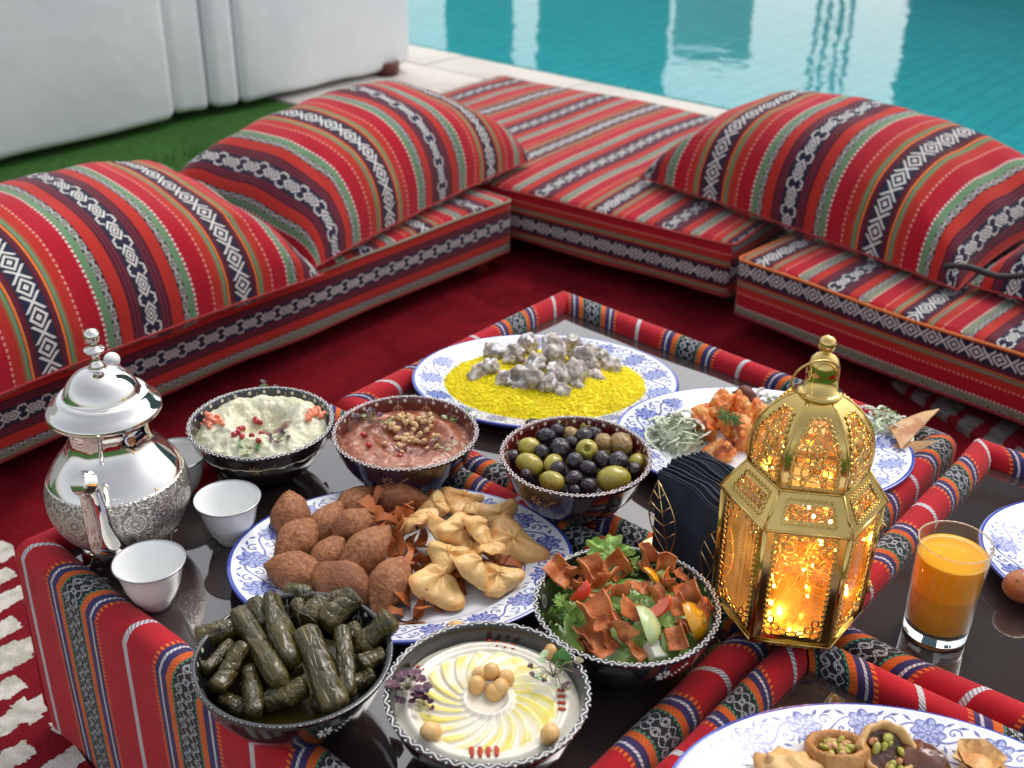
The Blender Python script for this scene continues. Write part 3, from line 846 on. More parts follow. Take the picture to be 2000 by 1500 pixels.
cup('white coffee cup between the teapot and the kibbeh platter', 444, 974)
cup('white coffee cup half hidden behind the teapot', 343, 888)

# ------------------------------------------------------------------ teapot
def silver_mat(etched=False):
    b = NB('polished_silver_etched' if etched else 'polished_silver'); b.color((.74, .71, .67)); b.set(metal=1, rough=.07)
    if etched:
        u, v = b.uv()                                  # u 0..1 round, v metres along profile
        band = v.ss(.056, .060)*(1-v.ss(.128, .131))
        row = (v/.0235).floor(); du = ((u*15+row*.5).frac()-.5)*.0285; dv = ((v/.0235).frac()-.5)*.0235; rr = du.hyp(dv); tt = dv.at2(du)
        n1 = (rr.near(.0098, .0009)+(rr-.0045-(tt*6).cos().abs()*.0028).abs().lt(.0008)+rr.lt(.0018)+(du.abs()-.0135).abs().lt(.0005)+((du*900).sin()*(dv*900).sin()).gt(.55)*rr.gt(.0105)).min(1); n2 = b.noise(190, 4, dist=2.5)
        q = ((u*9).frac()-.5).abs()*2; arch = (q*.022+.083-v).abs().lt(.0012)+(v.near(.117, .0010))+(v.near(.075, .0010))+((q-.5).abs().lt(.04))*v.near(.096, .014)+(v-.092-q*.01).abs().lt(.001)
        bead = (v.near(.134, .0018))*((u*90).frac().gt(.5))
        h = (n1*.9+n2*1.1+arch.min(1)*1.8)*band+bead*1.5
        b.bump(h, .9, .0016); b.set(rough=band*.16+.06)
        b.color(b.mix(band*(1-n1)*.75, (.74, .71, .67), (.18, .16, .14)))
    else: b.bump(b.noise(25, 3), .05, .002)
    return b.m
M_silver = silver_mat(); M_etch = silver_mat(True)
M_bore_shade = mat('bore_shade', (.015, .015, .014), rough=.6)
def teapot():
    c = W(252, 1068, T); t = thing('teapot', 'polished silver teapot with an etched belly, domed lid and clawed feet', 'teapot', (c.x, c.y, T), 0)
    body = [(0, .016), (.020, .0165), (.036, .019), (.052, .028), (.064, .042), (.0705, .058), (.0725, .072), (.0715, .086), (.066, .101), (.057, .114), (.0475, .125), (.0415, .135), (.0395, .145), (.0400, .154), (.0435, .162), (.048, .167), (.049, .170)]
    def panel(th, k):
        z = body[k][1]; f = max(0, min(1, (z-.10)/.03)); return 1+f*.020*cos(8*th)-f*.01
    def dens(p):
        o = []
        for i in range(len(p)-1):
            for j in range(4): f = j/4; o.append((p[i][0]*(1-f)+p[i+1][0]*f, p[i][1]*(1-f)+p[i+1][1]*f))
        o.append(p[-1]); 
        for it in range(3): o = [o[0]]+[((o[i-1][0]+2*o[i][0]+o[i+1][0])/4, (o[i-1][1]+2*o[i][1]+o[i+1][1])/4) for i in range(1, len(o)-1)]+[o[-1]]
        return o
    body = dens(body)
    mb = MB(); lathe(mb, body, 96, rf=panel, caps=False); mb.build('body', M_etch, t)
    lid = [(.048, .165), (.0535, .166), (.0560, .169), (.0555, .1730), (.0525, .1760), (.0490, .1790), (.0460, .1830), (.0440, .1860), (.0410, .1875), (.0375, .1880), (.0365, .1895), (.0350, .1945), (.0315, .2010), (.0255, .2075), (.0180, .2120), (.010, .2145), (.006, .216), (.0075, .2175), (.0075, .219), (.0048, .222), (.0038, .227), (.0048, .232), (.0095, .2335), (.0105, .2350), (.0095, .2365), (.0048, .238), (.0035, .2405), (.0060, .2435), (.0078, .2475), (.0080, .2500), (.0070, .2540), (.0040, .2565), (0, .2575)]
    i0 = 16
    mb = MB(); lathe(mb, dens(lid[:i0]), 80, caps=False); L = mb.build('lid', M_silver, t)
    mb = MB(); lathe(mb, lid[i0-1:], 40, caps=False); mb.build('finial', M_silver, L)
    # spout, rising towards us
    az = radians(-84); ux = Vector((cos(az), sin(az), 0)); z = Vector((0, 0, 1))
    P = [(.045, .045), (.060, .048), (.074, .060), (.082, .080), (.086, .102), (.089, .122), (.094, .140), (.105, .150)]
    R = [.021, .0195, .0165, .0135, .0118, .0108, .0105, .0118]
    pts = []; rs = []
    for i in range(len(P)-1):
        for j in range(5): f = j/5; pts.append(ux*(P[i][0]*(1-f)+P[i+1][0]*f)+z*(P[i][1]*(1-f)+P[i+1][1]*f)); rs.append(R[i]*(1-f)+R[i+1]*f)
    for it in range(2): pts = [pts[0]]+[(pts[i-1]+pts[i]*2+pts[i+1])/4 for i in range(1, len(pts)-1)]+[pts[-1]]
    mb = MB(); tube(mb, pts, rs, 20, caps=False)
    d = (pts[-1]-pts[-2]).normalized()
    tube(mb, [pts[-1], pts[-1]+d*.001, pts[-1]-d*.0005, pts[-1]-d*.02], [rs[-1], rs[-1]+.001, rs[-1]-.0025, rs[-1]-.004], 20, caps=False)
    sp_ = mb.build('spout', M_silver, t)
    mb = MB(); s1 = d.orthogonal().normalized(); s2 = d.cross(s1); mb.add([pts[-1]-d*.006+(s1*cos(a)+s2*sin(a))*.0105 for a in [2*pi*i/24 for i in range(24)]], [list(range(24))]); mb.build('spout_bore_shade', M_bore_shade, sp_)  # black disc standing in for the darkness inside the spout
    # handle behind
    az = radians(98); ux = Vector((cos(az), sin(az), 0)); H = [(.045, .150), (.052, .170), (.066, .180), (.084, .172), (.096, .145), (.097, .110), (.085, .080), (.068, .066)]
    pts = [ux*a+z*b for a, b in H]; q = []
    for i in range(len(pts)-1): q += [pts[i].lerp(pts[i+1], j/4) for j in range(4)]
    q.append(pts[-1]); q = [q[0]]+[(q[i-1]+q[i]+q[i+1])/3 for i in range(1, len(q)-1)]+[q[-1]]
    mb = MB(); tube(mb, q, .0048, 10); hd = mb.build('handle', M_silver, t)
    mb = MB(); p = ux*.062+z*.192; blob(mb, lambda v: p+v*.0085, 3); mb.build('handle_knob', M_china, hd)
    # feet
    for k in range(4):
        a = radians(-84+45+90*k); u = Vector((cos(a), sin(a), 0)); s = Vector((-sin(a), cos(a), 0))
        mb = MB(); tube(mb, [u*.030+z*.024, u*.040+z*.020, u*.046+z*.012, u*.047+z*.006, u*.052+z*.003], [.013, .012, .0075, .0062, .0052], 12)
        for j in (-1, 0, 1): tube(mb, [u*.049+s*j*.004+z*.005, u*.058+s*j*.006+z*.0022], [.0030, .0022], 8)
        for j in (-1, 1): blob(mb, lambda v: u*.043+s*j*.006+z*.018+v*.0055, 2)
        mb.build('foot', M_silver, t)
teapot()

# ------------------------------------------------------------------ juice glass
def clear_glass():
    b = NB('clear_glass'); nt = b.nt; nt.nodes.remove(b.b)
    fr = fres(b, 1.45)
    gl = nt.nodes.new('ShaderNodeBsdfGlossy'); gl.inputs['Roughness'].default_value = .01
    tr = nt.nodes.new('ShaderNodeBsdfTransparent'); tr.inputs[0].default_value = (.93, .95, .94, 1)
    mx = nt.nodes.new('ShaderNodeMixShader'); nt.links.new(fr.v, mx.inputs[0]); nt.links.new(tr.outputs[0], mx.inputs[1]); nt.links.new(gl.outputs[0], mx.inputs[2])
    nt.links.new(mx.outputs[0], b.out.inputs[0]); return b.m
M_clear = clear_glass()
b_ = NB('thick_glass'); b_.color((.96, .98, .97)); b_.set(rough=.01, trans=1.0, ior=1.5); M_thick = b_.m
def juice():
    c = W(1824, 1236, T); t = thing('juice_glass', 'straight clear drinking glass with a thick base at the right', 'glass', (c.x, c.y, T+.0005), 0)
    mb = MB(); lathe(mb, [(0, 0), (.027, 0), (.0292, .0015), (.0297, .004), (.0300, .014), (.0285, .0165), (0, .0155)], 64, caps=False); mb.build('thick_base', M_thick, t)
    mb = MB(); lathe(mb, [(.0300, .0145), (.0338, .1080), (.0336, .1090), (.0328, .1090), (.0325, .1078), (.0288, .0165)], 64, caps=False); mb.build('wall', M_clear, t)
    mb = MB(); lathe(mb, [(.0336, .1082), (.0340, .1092), (.0332, .1098), (.0324, .1090), (.0326, .1082)], 64, caps=False); mb.build('rim', M_thick, t)
    b = NB('orange_juice'); x, y, z = b.xyz()
    b.color(b.mix(b.noise(30, 3).ss(.3, .7), (.95, .42, .006), (.90, .35, .004))); b.set(rough=.25, sss=.35, sssr=.02, coat=.3); b.b.inputs['Subsurface Radius'].default_value = (1, .4, .05)
    mb = MB(); lathe(mb, [(0, .0163), (.0275, .0168), (.0288, .0185), (.0320, .0930), (.0322, .0946), (.0310, .0938), (.028, .0934), (0, .0932)], 64, caps=False)
    tag(mb.build('orange_juice', b.m, None, loc=(c.x, c.y, T+.0008)), 'orange juice filling the clear glass nearly to the rim', 'juice')
    mb = MB()
    for k in range(9):
        a, r = random.uniform(0, 6.28), random.uniform(.004, .028)
        blob(mb, lambda v: Vector((r*cos(a), r*sin(a), .0934))+v*random.choice((.0007, .001)), 1)
    o = mb.build('juice_bubbles', mat('foam', (.85, .6, .25), rough=.3), t)
juice()

# ------------------------------------------------------------------ napkin holder
M_nap = mat('navy_paper', (.014, .019, .034), (.020, .026, .045), 60, rough=.9, bump=.15, bscale=500)
M_goldw = mat('gold_wire', (.80, .58, .28), rough=.22, metal=1)
def napkins():
    c = W(1392, 1090, T+.024); yaw = radians(38); t = thing('napkin_holder', 'gold wire napkin holder with a leaf motif, left of the lantern', 'napkin holder', (c.x, c.y, T+.0245), yaw)
    ns = thing('napkin_stack', 'thick stack of folded navy paper napkins standing in the holder behind the lantern', 'napkins', (c.x, c.y, T+.0265), yaw)
    # sheets stand on edge, packed along local x, long side along local y
    N = 34; W_ = .066; D = .112; H = .092
    for k in range(N):
        x = -W_/2+W_*(k+.5)/N; h = H+.002*sin(k*1.9)+random.uniform(-.001, .001)-.006*((k/N-.5)**2)*4
        mb = MB(); n = 12; vs = []; th = W_/N*.40; y0 = random.uniform(-.0015, .0015)
        for i in range(n+1):
            y = -D/2+D*i/n+y0; bx = x+.0035*sin(y*55+.4)+.0012*sin(y*160+k*.15)
            zt = h+.0015*sin(y*60+k*.3)
            vs += [(bx-th, y, 0), (bx-th*.9, y, zt), (bx+th*.9, y, zt), (bx+th, y, 0)]
        fs = []
        for i in range(n):
            a = i*4; b = a+4; fs += [[a, a+1, b+1, b], [a+1, a+2, b+2, b+1], [a+2, a+3, b+3, b+2]]
        fs += [[3, 2, 1, 0], [n*4, n*4+1, n*4+2, n*4+3]]
        mb.add(vs, fs); mb.build('napkin', M_nap, ns, smooth=False)
    # wire leaves on both broad faces, base tray
    mb = MB(); boxm(mb, (0, 0, .0008), (W_+.016, D+.012, .0016)); mb.build('tray', M_goldw, t, smooth=False)
    for sx in (-1, 1):
        X0 = sx*(W_/2+.006)
        def leafw(y0, z0, ang, L, wd):
            ca, sa = cos(ang), sin(ang); P = lambda a, b: Vector((X0+sx*.0015*sin(a/L*3), y0+ca*a-sa*b, z0+sa*a+ca*b))
            m = MB(); o = [P(L*i/12, wd*sin(pi*i/12)) for i in range(13)]+[P(L*i/12, -wd*sin(pi*i/12)) for i in range(11, 0, -1)]
            tube(m, o, .0008, 6, closed=True); tube(m, [P(0, 0), P(L, 0)], .0007, 6)
            for f in (.25, .42, .59, .75):
                w2 = wd*sin(pi*(f+.1)); tube(m, [P(L*f, 0), P(L*(f+.12), w2)], .0007, 5); tube(m, [P(L*f, 0), P(L*(f+.12), -w2)], .0007, 5)
            return m
        for args in ((-.026, .002, 1.85, .085, .019), (.026, .002, 1.3, .085, .019)):
            leafw(*args).build('wire_leaf', M_goldw, t)
napkins()

# ------------------------------------------------------------------ lantern
def gold_mat(name='brass_sheet', rough=.16):
    b = NB(name); b.color(b.mix(b.noise(20, 3).ss(.35, .7), (.74, .52, .18), (.60, .42, .14))); b.set(metal=1, rough=rough); b.bump(b.noise(70, 3), .12, .001); return b.m
M_gold = gold_mat(); M_goldbright = gold_mat('polished_brass', .10)
def amber_mat():
    b = NB('amber_glass'); nt = b.nt; nt.nodes.remove(b.b)
    tr = nt.nodes.new('ShaderNodeBsdfTransparent'); tr.inputs[0].default_value = (1.0, .78, .46, 1)
    tl = nt.nodes.new('ShaderNodeBsdfTranslucent'); df = nt.nodes.new('ShaderNodeBsdfDiffuse'); gl = nt.nodes.new('ShaderNodeBsdfGlossy'); gl.inputs['Roughness'].default_value = .04
    c = b.mix(b.noise(28, 3).ss(.35, .65), (.95, .62, .25), (.98, .80, .60))
    nt.links.new(c, tl.inputs[0]); df.inputs[0].default_value = (.55, .28, .05, 1)
    m1 = nt.nodes.new('ShaderNodeMixShader'); m1.inputs[0].default_value = .25; nt.links.new(tl.outputs[0], m1.inputs[1]); nt.links.new(df.outputs[0], m1.inputs[2])
    m2 = nt.nodes.new('ShaderNodeMixShader'); nt.links.new(tr.outputs[0], m2.inputs[1]); nt.links.new(m1.outputs[0], m2.inputs[2])
    nt.links.new((b.noise(20, 2)*.16+.02).v, m2.inputs[0])
    m3 = nt.nodes.new('ShaderNodeMixShader')
    bp = nt.nodes.new('ShaderNodeBump'); bp.inputs['Strength'].default_value = .12; bp.inputs['Distance'].default_value = .002; nt.links.new(b.noise(30, 2).v, bp.inputs['Height']); nt.links.new(bp.outputs[0], gl.inputs['Normal']); fr = fres(b, 1.5, bp.outputs[0])
    nt.links.new(fr.v, m3.inputs[0]); nt.links.new(m2.outputs[0], m3.inputs[1]); nt.links.new(gl.outputs[0], m3.inputs[2]); nt.links.new(m3.outputs[0], b.out.inputs[0])
    return b.m
M_amber = amber_mat()
b_ = NB('fairy_bulb'); b_.color((1, .8, .5)); b_.b.inputs['Emission Color'].default_value = (1, .66, .28, 1); b_.b.inputs['Emission Strength'].default_value = 60; M_bulb = b_.m
M_copper = mat('copper_wire', (.75, .42, .20), rough=.3, metal=1)
def lantern():
    d = W(1620, 1268, T+.036)-W(1463, 1250, T+.036); yaw = atan2(d.y, d.x)
    n = Vector((d.y, -d.x, 0)).normalized(); mid = (W(1620, 1268, T+.036)+W(1463, 1250, T+.036))/2; R = .0715
    c = mid-n*(R*.866); c.z = T+.0215
    t = thing('lantern', 'gold Ramadan lantern with amber panes and fairy lights inside, standing where the tables meet', 'lantern', c, yaw); t.scale = (.965, .965, .955)
    Z = Vector((0, 0, 1))
    def corner(k, r, z): a = radians(-120+60*k); return Vector((r*cos(a), r*sin(a), z))   # side k between corner k and k+1; side 0 faces -y
    def S(k, ra, za, rb, zb, s, f):
        """s in -1..1 across side k, f 0..1 from bottom to top"""
        r = ra*(1-f)+rb*f; z = za*(1-f)+zb*f; A, B = corner(k, r, z), corner(k+1, r, z); return A.lerp(B, (s+1)/2)
    def outward(k): a = radians(-90+60*k); return Vector((cos(a), sin(a), 0))
    def sheet(mb, fn, nu, nv, hole, k, th=.0010):
        o = outward(k)
        grid(mb, lambda a, b: fn(a, b)+o*th/2, nu, nv, skip=hole); grid(mb, lambda a, b: fn(a, b)-o*th/2, nu, nv, skip=hole)
    def zig(mb, P, closed, amp, per, o, r=.0008):
        pts = []; P = [Vector(p) for p in P]; n_ = len(P); tot = 0
        for i in range(n_ if closed else n_-1):
            A, B = P[i], P[(i+1) % n_]; L = (B-A).length; m = max(2, int(L/per*6)); e = (B-A).normalized(); s = o.cross(e)
            for j in range(m): pts.append(A.lerp(B, j/m)+s*sin((tot+L*j/m)/per*2*pi)*amp+o*.0010)
            tot += L
        if not closed: pts.append(P[-1]+o*.001)
        tube(mb, pts, r, 5, closed=closed)
    # lower body: six framed sides
    z0, z1, Rb, Rt = .016, .146, .0715, .0735
    for k in range(6):
        o = outward(k); f0 = lambda a, b: S(k, Rb, z0, Rt, z1, 2*a-1, b)
        fr = thing_part = None
        mb = MB()
        HX, HB, HT = .74, .06, .965
        xs = [0, (1-HX)/2, 1-(1-HX)/2, 1]; ys = [0, HB, HT, 1]
        for sgn in (1, -1):
            vs = [S(k, Rb, z0, Rt, z1, 2*x-1, y)+o*.0006*sgn for x in xs for y in ys]
            fs = [[i*4+j, (i+1)*4+j, (i+1)*4+j+1, i*4+j+1] for i in range(3) for j in range(3) if not (i == 1 and j == 1)]
            mb.add(vs, fs)
        fr = mb.build('side_frame', M_gold, t, smooth=False)
        mb = MB(); A = [S(k, Rb-.003, z0, Rt-.003, z1, s, f) for s, f in ((-.8, .04), (.8, .04), (.8, .98), (-.8, .98))]
        mb.add([p for p in A]+[p-o*.0015 for p in A], [[0, 1, 2, 3], [7, 6, 5, 4]]); mb.build('amber_pane', M_amber, fr, smooth=False)
        # corner bar
        mb = MB(); tube(mb, [corner(k, Rb+.0008, z0-.002), corner(k, Rt+.0008, z1+.002)], .0021, 8); mb.build('corner_bar', M_goldbright, t)
        # crimped strips beside the window
        mb = MB()
        for sx in (-1, 1): zig(mb, [S(k, Rb, z0, Rt, z1, sx*.74, .03), S(k, Rb, z0, Rt, z1, sx*.74, .97)], False, .0016, .0062, o, .00095)
        mb.build('crimped_strip', M_goldbright, fr)
        # chain of rings: arch at the bottom, corner clusters at the top
        mb = MB(); hw = Rb/2*HX; hh = (z1-z0)
        def ring(x, y, rx, ry, ang=0, r=.00095):
            pts = []
            for i in range(18):
                a = 2*pi*i/18; dx = rx*cos(a); dy = ry*sin(a); X_ = x+dx*cos(ang)-dy*sin(ang); Y_ = y+dx*sin(ang)+dy*cos(ang)
                X_ = max(-hw, min(hw, X_)); pts.append(S(k, Rb, z0, Rt, z1, X_/(Rb/2), max(HB*.8, min(.99, Y_/hh)))+o*.0003)
            tube(mb, pts, r, 5, closed=True)
        base = HB*hh
        for (x, y, rx, ry, an) in ((0, base+.003, .0050, .0024, 0), (-.0085, base+.005, .0048, .0026, -.5), (.0085, base+.005, .0048, .0026, .5), (-.0155, base+.010, .0046, .0030, -.9), (.0155, base+.010, .0046, .0030, .9), (-.0205, base+.018, .0030, .0046, 0), (.0205, base+.018, .0030, .0046, 0), (-.0215, base+.004, .0032, .0050, .6), (.0215, base+.004, .0032, .0050, -.6)):
            ring(x, y, rx, ry, an)
        top = HT*hh
        for sx in (-1, 1):
            for (x, y, rx, ry, an) in ((.0195, top-.006, .0060, .0030, .8), (.0195, top-.006, .0060, .0030, -.8), (.0215, top-.016, .0028, .0052, 0), (.0110, top-.003, .0050, .0026, 0), (.0150, top-.0135, .0036, .0036, 0)):
                ring(sx*x, y, rx, ry, an*sx, .0008)
        ring(0, top-.003, .0056, .0028, 0, .0008)
        mb.build('filigree', M_goldbright, fr)
        # skirt below and shoulder above
        mb = MB()
        sk = lambda a, b: S(k, .058, 0.0, .0740, z0, 2*a-1, b)
        sheet(mb, sk, 12, 4, lambda a, b: .2 < a < .8 and .25 < b < .75, k); s_ = mb.build('skirt_panel', M_gold, t, smooth=False)
        mb = MB()
        for x in (-.5, -.3, -.1, .1, .3, .5):
            for q in range(2):
                pts = [S(k, .058, 0.0, .0740, z0, x+.12*cos(a_), .5+.26*sin(a_)*(1 if q else .6))+o*.0004 for a_ in [2*pi*i/12 for i in range(12)]]; tube(mb, pts, .0006, 4, closed=True)
        mb.build('skirt_filigree', M_goldbright, s_)
        # shoulder
        sa = (.0775, z1, .0555, z1+.032)
        sh = lambda a, b: S(k, *sa, 2*a-1, b)
        mb = MB(); sheet(mb, sh, 20, 10, lambda a, b: .2 < a < .8 and .25 < b < .75, k); s_ = mb.build('shoulder_panel', M_gold, t, smooth=False)
        mb = MB(); A = [S(k, *sa, s, f)-o*.002-Z*.001 for s, f in ((-.64, .2), (.64, .2), (.64, .8), (-.64, .8))]; mb.add(A, [[0, 1, 2, 3]]); mb.build('shoulder_glass', M_amber, s_, smooth=False)
        mb = MB(); on = (o+Z*.8).normalized()
        zig(mb, [S(k, *sa, s, f) for s, f in ((-.66, .2), (.66, .2), (.66, .8), (-.66, .8))], True, .0011, .0052, on, .0009); mb.build('crimped_border', M_goldbright, s_)
        mb = MB()
        for x, y in ((-.42, .5), (-.21, .6), (0, .66), (.21, .6), (.42, .5), (-.5, .36), (.5, .36), (-.3, .4), (.3, .4)):
            pts = [S(k, *sa, x+.12*cos(a_), y+.13*sin(a_)) for a_ in [2*pi*i/14 for i in range(14)]]; tube(mb, pts, .0007, 4, closed=True)
        mb.build('shoulder_filigree', M_goldbright, s_)
        for pa, pb, r_ in ((corner(k, .0775, z1), corner(k, .0555, z1+.032), .0016), (corner(k, .0775, z1), corner(k+1, .0775, z1), .0016), (corner(k, .0555, z1+.032), corner(k+1, .0555, z1+.032), .0015), (corner(k, .0740, z0), corner(k+1, .0740, z0), .0012), (corner(k, .058, .001), corner(k+1, .058, .001), .0012)):
            mb = MB(); tube(mb, [pa, pb], r_, 6); mb.build('edge_bead', M_goldbright, t)
        # dome panel
        D = [(0, .0545, 0), (.12, .0560, .008), (.28, .0565, .020), (.45, .0545, .034), (.60, .0495, .048), (.74, .0415, .060), (.86, .0310, .070), (.94, .0220, .0755), (1, .0165, .078)]
        def dome(s, f, off=0):
            for i in range(len(D)-1):
                if f <= D[i+1][0]+1e-9: break
            u = (f-D[i][0])/(D[i+1][0]-D[i][0]); r = D[i][1]*(1-u)+D[i+1][1]*u-off; z = z1+.032+D[i][2]*(1-u)+D[i+1][2]*u
            return corner(k, r, z).lerp(corner(k+1, r, z), (s+1)/2)
        hole = lambda a, b: abs(2*a-1) < (.74-.30*max(0, b-.55)/.25 if b > .55 else .74) and .07 < b < .82
        mb = MB(); grid(mb, lambda a, b: dome(2*a-1, b), 26, 26, skip=hole); grid(mb, lambda a, b: dome(2*a-1, b, .0010), 26, 26, skip=hole); dp = mb.build('dome_panel', M_gold, t, smooth=True)
        mb = MB(); grid(mb, lambda a, b: dome((2*a-1)*.80, .07+b*.76, .0028), 6, 12); mb.build('dome_glass', M_amber, dp)
        mb = MB(); P = [dome(s, f) for s, f in ((-.74, .07), (.74, .07), (.74, .35), (.74, .56), (.58, .70), (.42, .82), (-.42, .82), (-.58, .70), (-.74, .56), (-.74, .35))]; zig(mb, P, True, .0012, .0055, (o+Z*.35).normalized(), .0010); mb.build('crimped_border', M_goldbright, dp)
        mb = MB()
        def dring(s0, f0, rs, rf, r=.00085): tube(mb, [dome(max(-.68, min(.68, s0+rs*cos(a_))), max(.08, min(.81, f0+rf*sin(a_)))) for a_ in [2*pi*i/22 for i in range(22)]], r, 5, closed=True)
        for (s0, f0, rs, rf) in ((0, .30, .42, .13), (-.42, .30, .36, .12), (.42, .30, .36, .12), (0, .16, .40, .11), (-.32, .46, .34, .12), (.32, .46, .34, .12), (0, .56, .36, .12), (-.22, .66, .30, .11), (.22, .66, .30, .11), (0, .45, .2, .2), (-.55, .15, .3, .1), (.55, .15, .3, .1)): dring(s0, f0, rs, rf)
        for i in range(8):
            a_ = i*pi/4; tube(mb, [dome(0, .42), dome(.42*cos(a_), .42+.13*sin(a_))], .0007, 4)
        mb.build('dome_filigree', M_goldbright, dp)
        mb = MB(); tube(mb, [dome(-1, f/10) for f in range(11)], .0013, 6); mb.build('dome_rib', M_goldbright, t)
    zt = z1+.032+.078
    mb = MB(); lathe(mb, [(.0165, zt-.003), (.0200, zt-.0015), (.0205, zt+.0010), (.0170, zt+.0025), (.0150, zt+.003), (.0148, zt+.022), (.0142, zt+.028), (.0120, zt+.034), (.0080, zt+.0385), (.0045, zt+.040), (.0036, zt+.042)], 40, caps=False); nk = mb.build('neck', M_goldbright, t)
    mb = MB(); lathe(mb, [(.0036, zt+.041), (.0060, zt+.0425), (.0078, zt+.047), (.0080, zt+.050), (.0062, zt+.054), (.0030, zt+.0565), (0, zt+.057)], 28, caps=False); mb.build('ball_finial', M_goldbright, t)
    mb = MB(); cc = Vector((-.0085, -.0165, zt+.0225)); u = Vector((.93, .25, .22)).normalized(); v = Vector((.12, -.30, 1)); v = (v-u*v.dot(u)).normalized()
    tube(mb, [cc+(u*cos(a)+v*sin(a))*.0215 for a in [2*pi*i/48 for i in range(48)]], .0011, 8, closed=True); mb.build('hanging_ring', M_goldbright, t)
    mb = MB(); grid(mb, lambda a, b: Vector((.066*b*cos(a*2*pi), .066*b*sin(a*2*pi), z0+.001)), 24, 3); mb.build('floor_plate', M_gold, t)
    # latch at the right corner
    for z in (.045, .118):
        mb = MB(); p = corner(2, Rb+.004, z); tube(mb, [p-Z*.007, p+Z*.007], .0022, 8); tube(mb, [p+Z*.004, p+Z*.004+Vector((.006, -.002, -.004))], .0008, 5); mb.build('hinge', M_gold, t)
    # string of fairy lights
    rnd = random.Random(5); inner = []
    for k in range(30):
        a = rnd.uniform(0, 2*pi); r = rnd.uniform(.015, .057); z = z0+.006+(z1-z0-.02)*rnd.random()**1.3; inner.append(Vector((r*cos(a), r*sin(a), z)))
    fl = thing('fairy_lights', 'string of tiny warm fairy lights on thin copper wire inside the lantern', 'fairy lights', c, yaw)
    for p in inner:
        mb = MB(); r_ = rnd.choice((.0012, .0015, .0019)); blob(mb, lambda v: Vector((v.x*r_, v.y*r_, v.z*r_*1.5)), 1); mb.build('bulb', M_bulb, fl, loc=p)
    mb = MB()
    for i in range(len(inner)-1):
        A, B = inner[i], inner[i+1]
        for rep in range(2):
            mid = [Vector((rnd.uniform(-.045, .045), rnd.uniform(-.045, .045), rnd.uniform(z0+.006, z1-.02))) for _ in range(2)]; pts = []
            for j in range(15):
                f = j/14; pts.append(A*(1-f)**3+mid[0]*3*f*(1-f)**2+mid[1]*3*f*f*(1-f)+B*f**3)
            tube(mb, pts, .00028, 4)
    mb.build('wire', M_copper, fl)
    for x_, y_, z, e in ((-.012, .0, .04, .06), (.018, .005, .06, .06), (.0, .025, .05, .07), (-.02, .01, .10, .07), (.015, .0, .125, .07), (0, 0, .195, .08)):
        l = bpy.data.lights.new('lantern_glow', 'POINT'); l.energy = e; l.color = (1, .70, .38); l.shadow_soft_size = .0022
        lo = bpy.data.objects.new('lantern_glow', l); col.objects.link(lo); lo.parent = fl; lo.location = (x_, y_, z)
lantern()
# ------------------------------------------------------------------ food
RN = random.Random(11)
def V3(p): return Vector(p)
def at(px, py, z): v = W(px, py, z); return v
def put(name, me, loc, rot, scale, label, cat, group=None):
    o = link(name, me, None, loc, rot, scale if isinstance(scale, (tuple, list)) else (scale,)*3); return tag(o, label, cat, group)
def place(px, py, cx, cy, rx, ry):
    a = degrees(atan2((px-cx)/rx, -(py-cy)/ry)) % 360; q = hypot((px-cx)/rx, (py-cy)/ry)
    d = ['far', 'far right', 'right', 'near right', 'near', 'near left', 'left', 'far left'][int(round(a/45)) % 8]
    return ('outermost' if q > .95 else 'at the edge' if q > .75 else 'part way in' if q > .5 else 'close to the middle' if q > .25 else 'right in the middle')+' on the '+d+' side'
# --- kibbeh
M_kib = mat('kibbeh_crust', (.36, .150, .062), (.24, .085, .034), 260, rough=.6, bump=.9, bscale=380, bdist=.002, dark=(.20, .07, .03), dscale=25, spec=.35)
def kib_mesh(seed):
    mb = MB()
    def fn(v):
        x = v.x; r = hypot(v.y, v.z); k = (max(0, 1-abs(x)**1.55))**.78; 
        if r > 1e-6: s = k/r
        else: s = 0
        q = Vector((x*.0275*(1.0+.0*seed), v.y*s*.0180, v.z*s*.0168)); return q*(1+fbm(v*1.6+Vector((seed*9, 0, 0)))*.09+fbm(v*7+Vector((seed, 0, 3)))*.022)
    vs = []; 
    # stretched parametric lemon
    def g(a, b):
        x = -cos(b*pi); th = a*2*pi; k = sin(b*pi); return fn(Vector((x, k*cos(th), k*sin(th))))
    grid(mb, g, 28, 22, closed_u=True); return mb.mesh('kibbeh', M_kib)
KM = [kib_mesh(i) for i in range(4)]
ZP = T+.0075
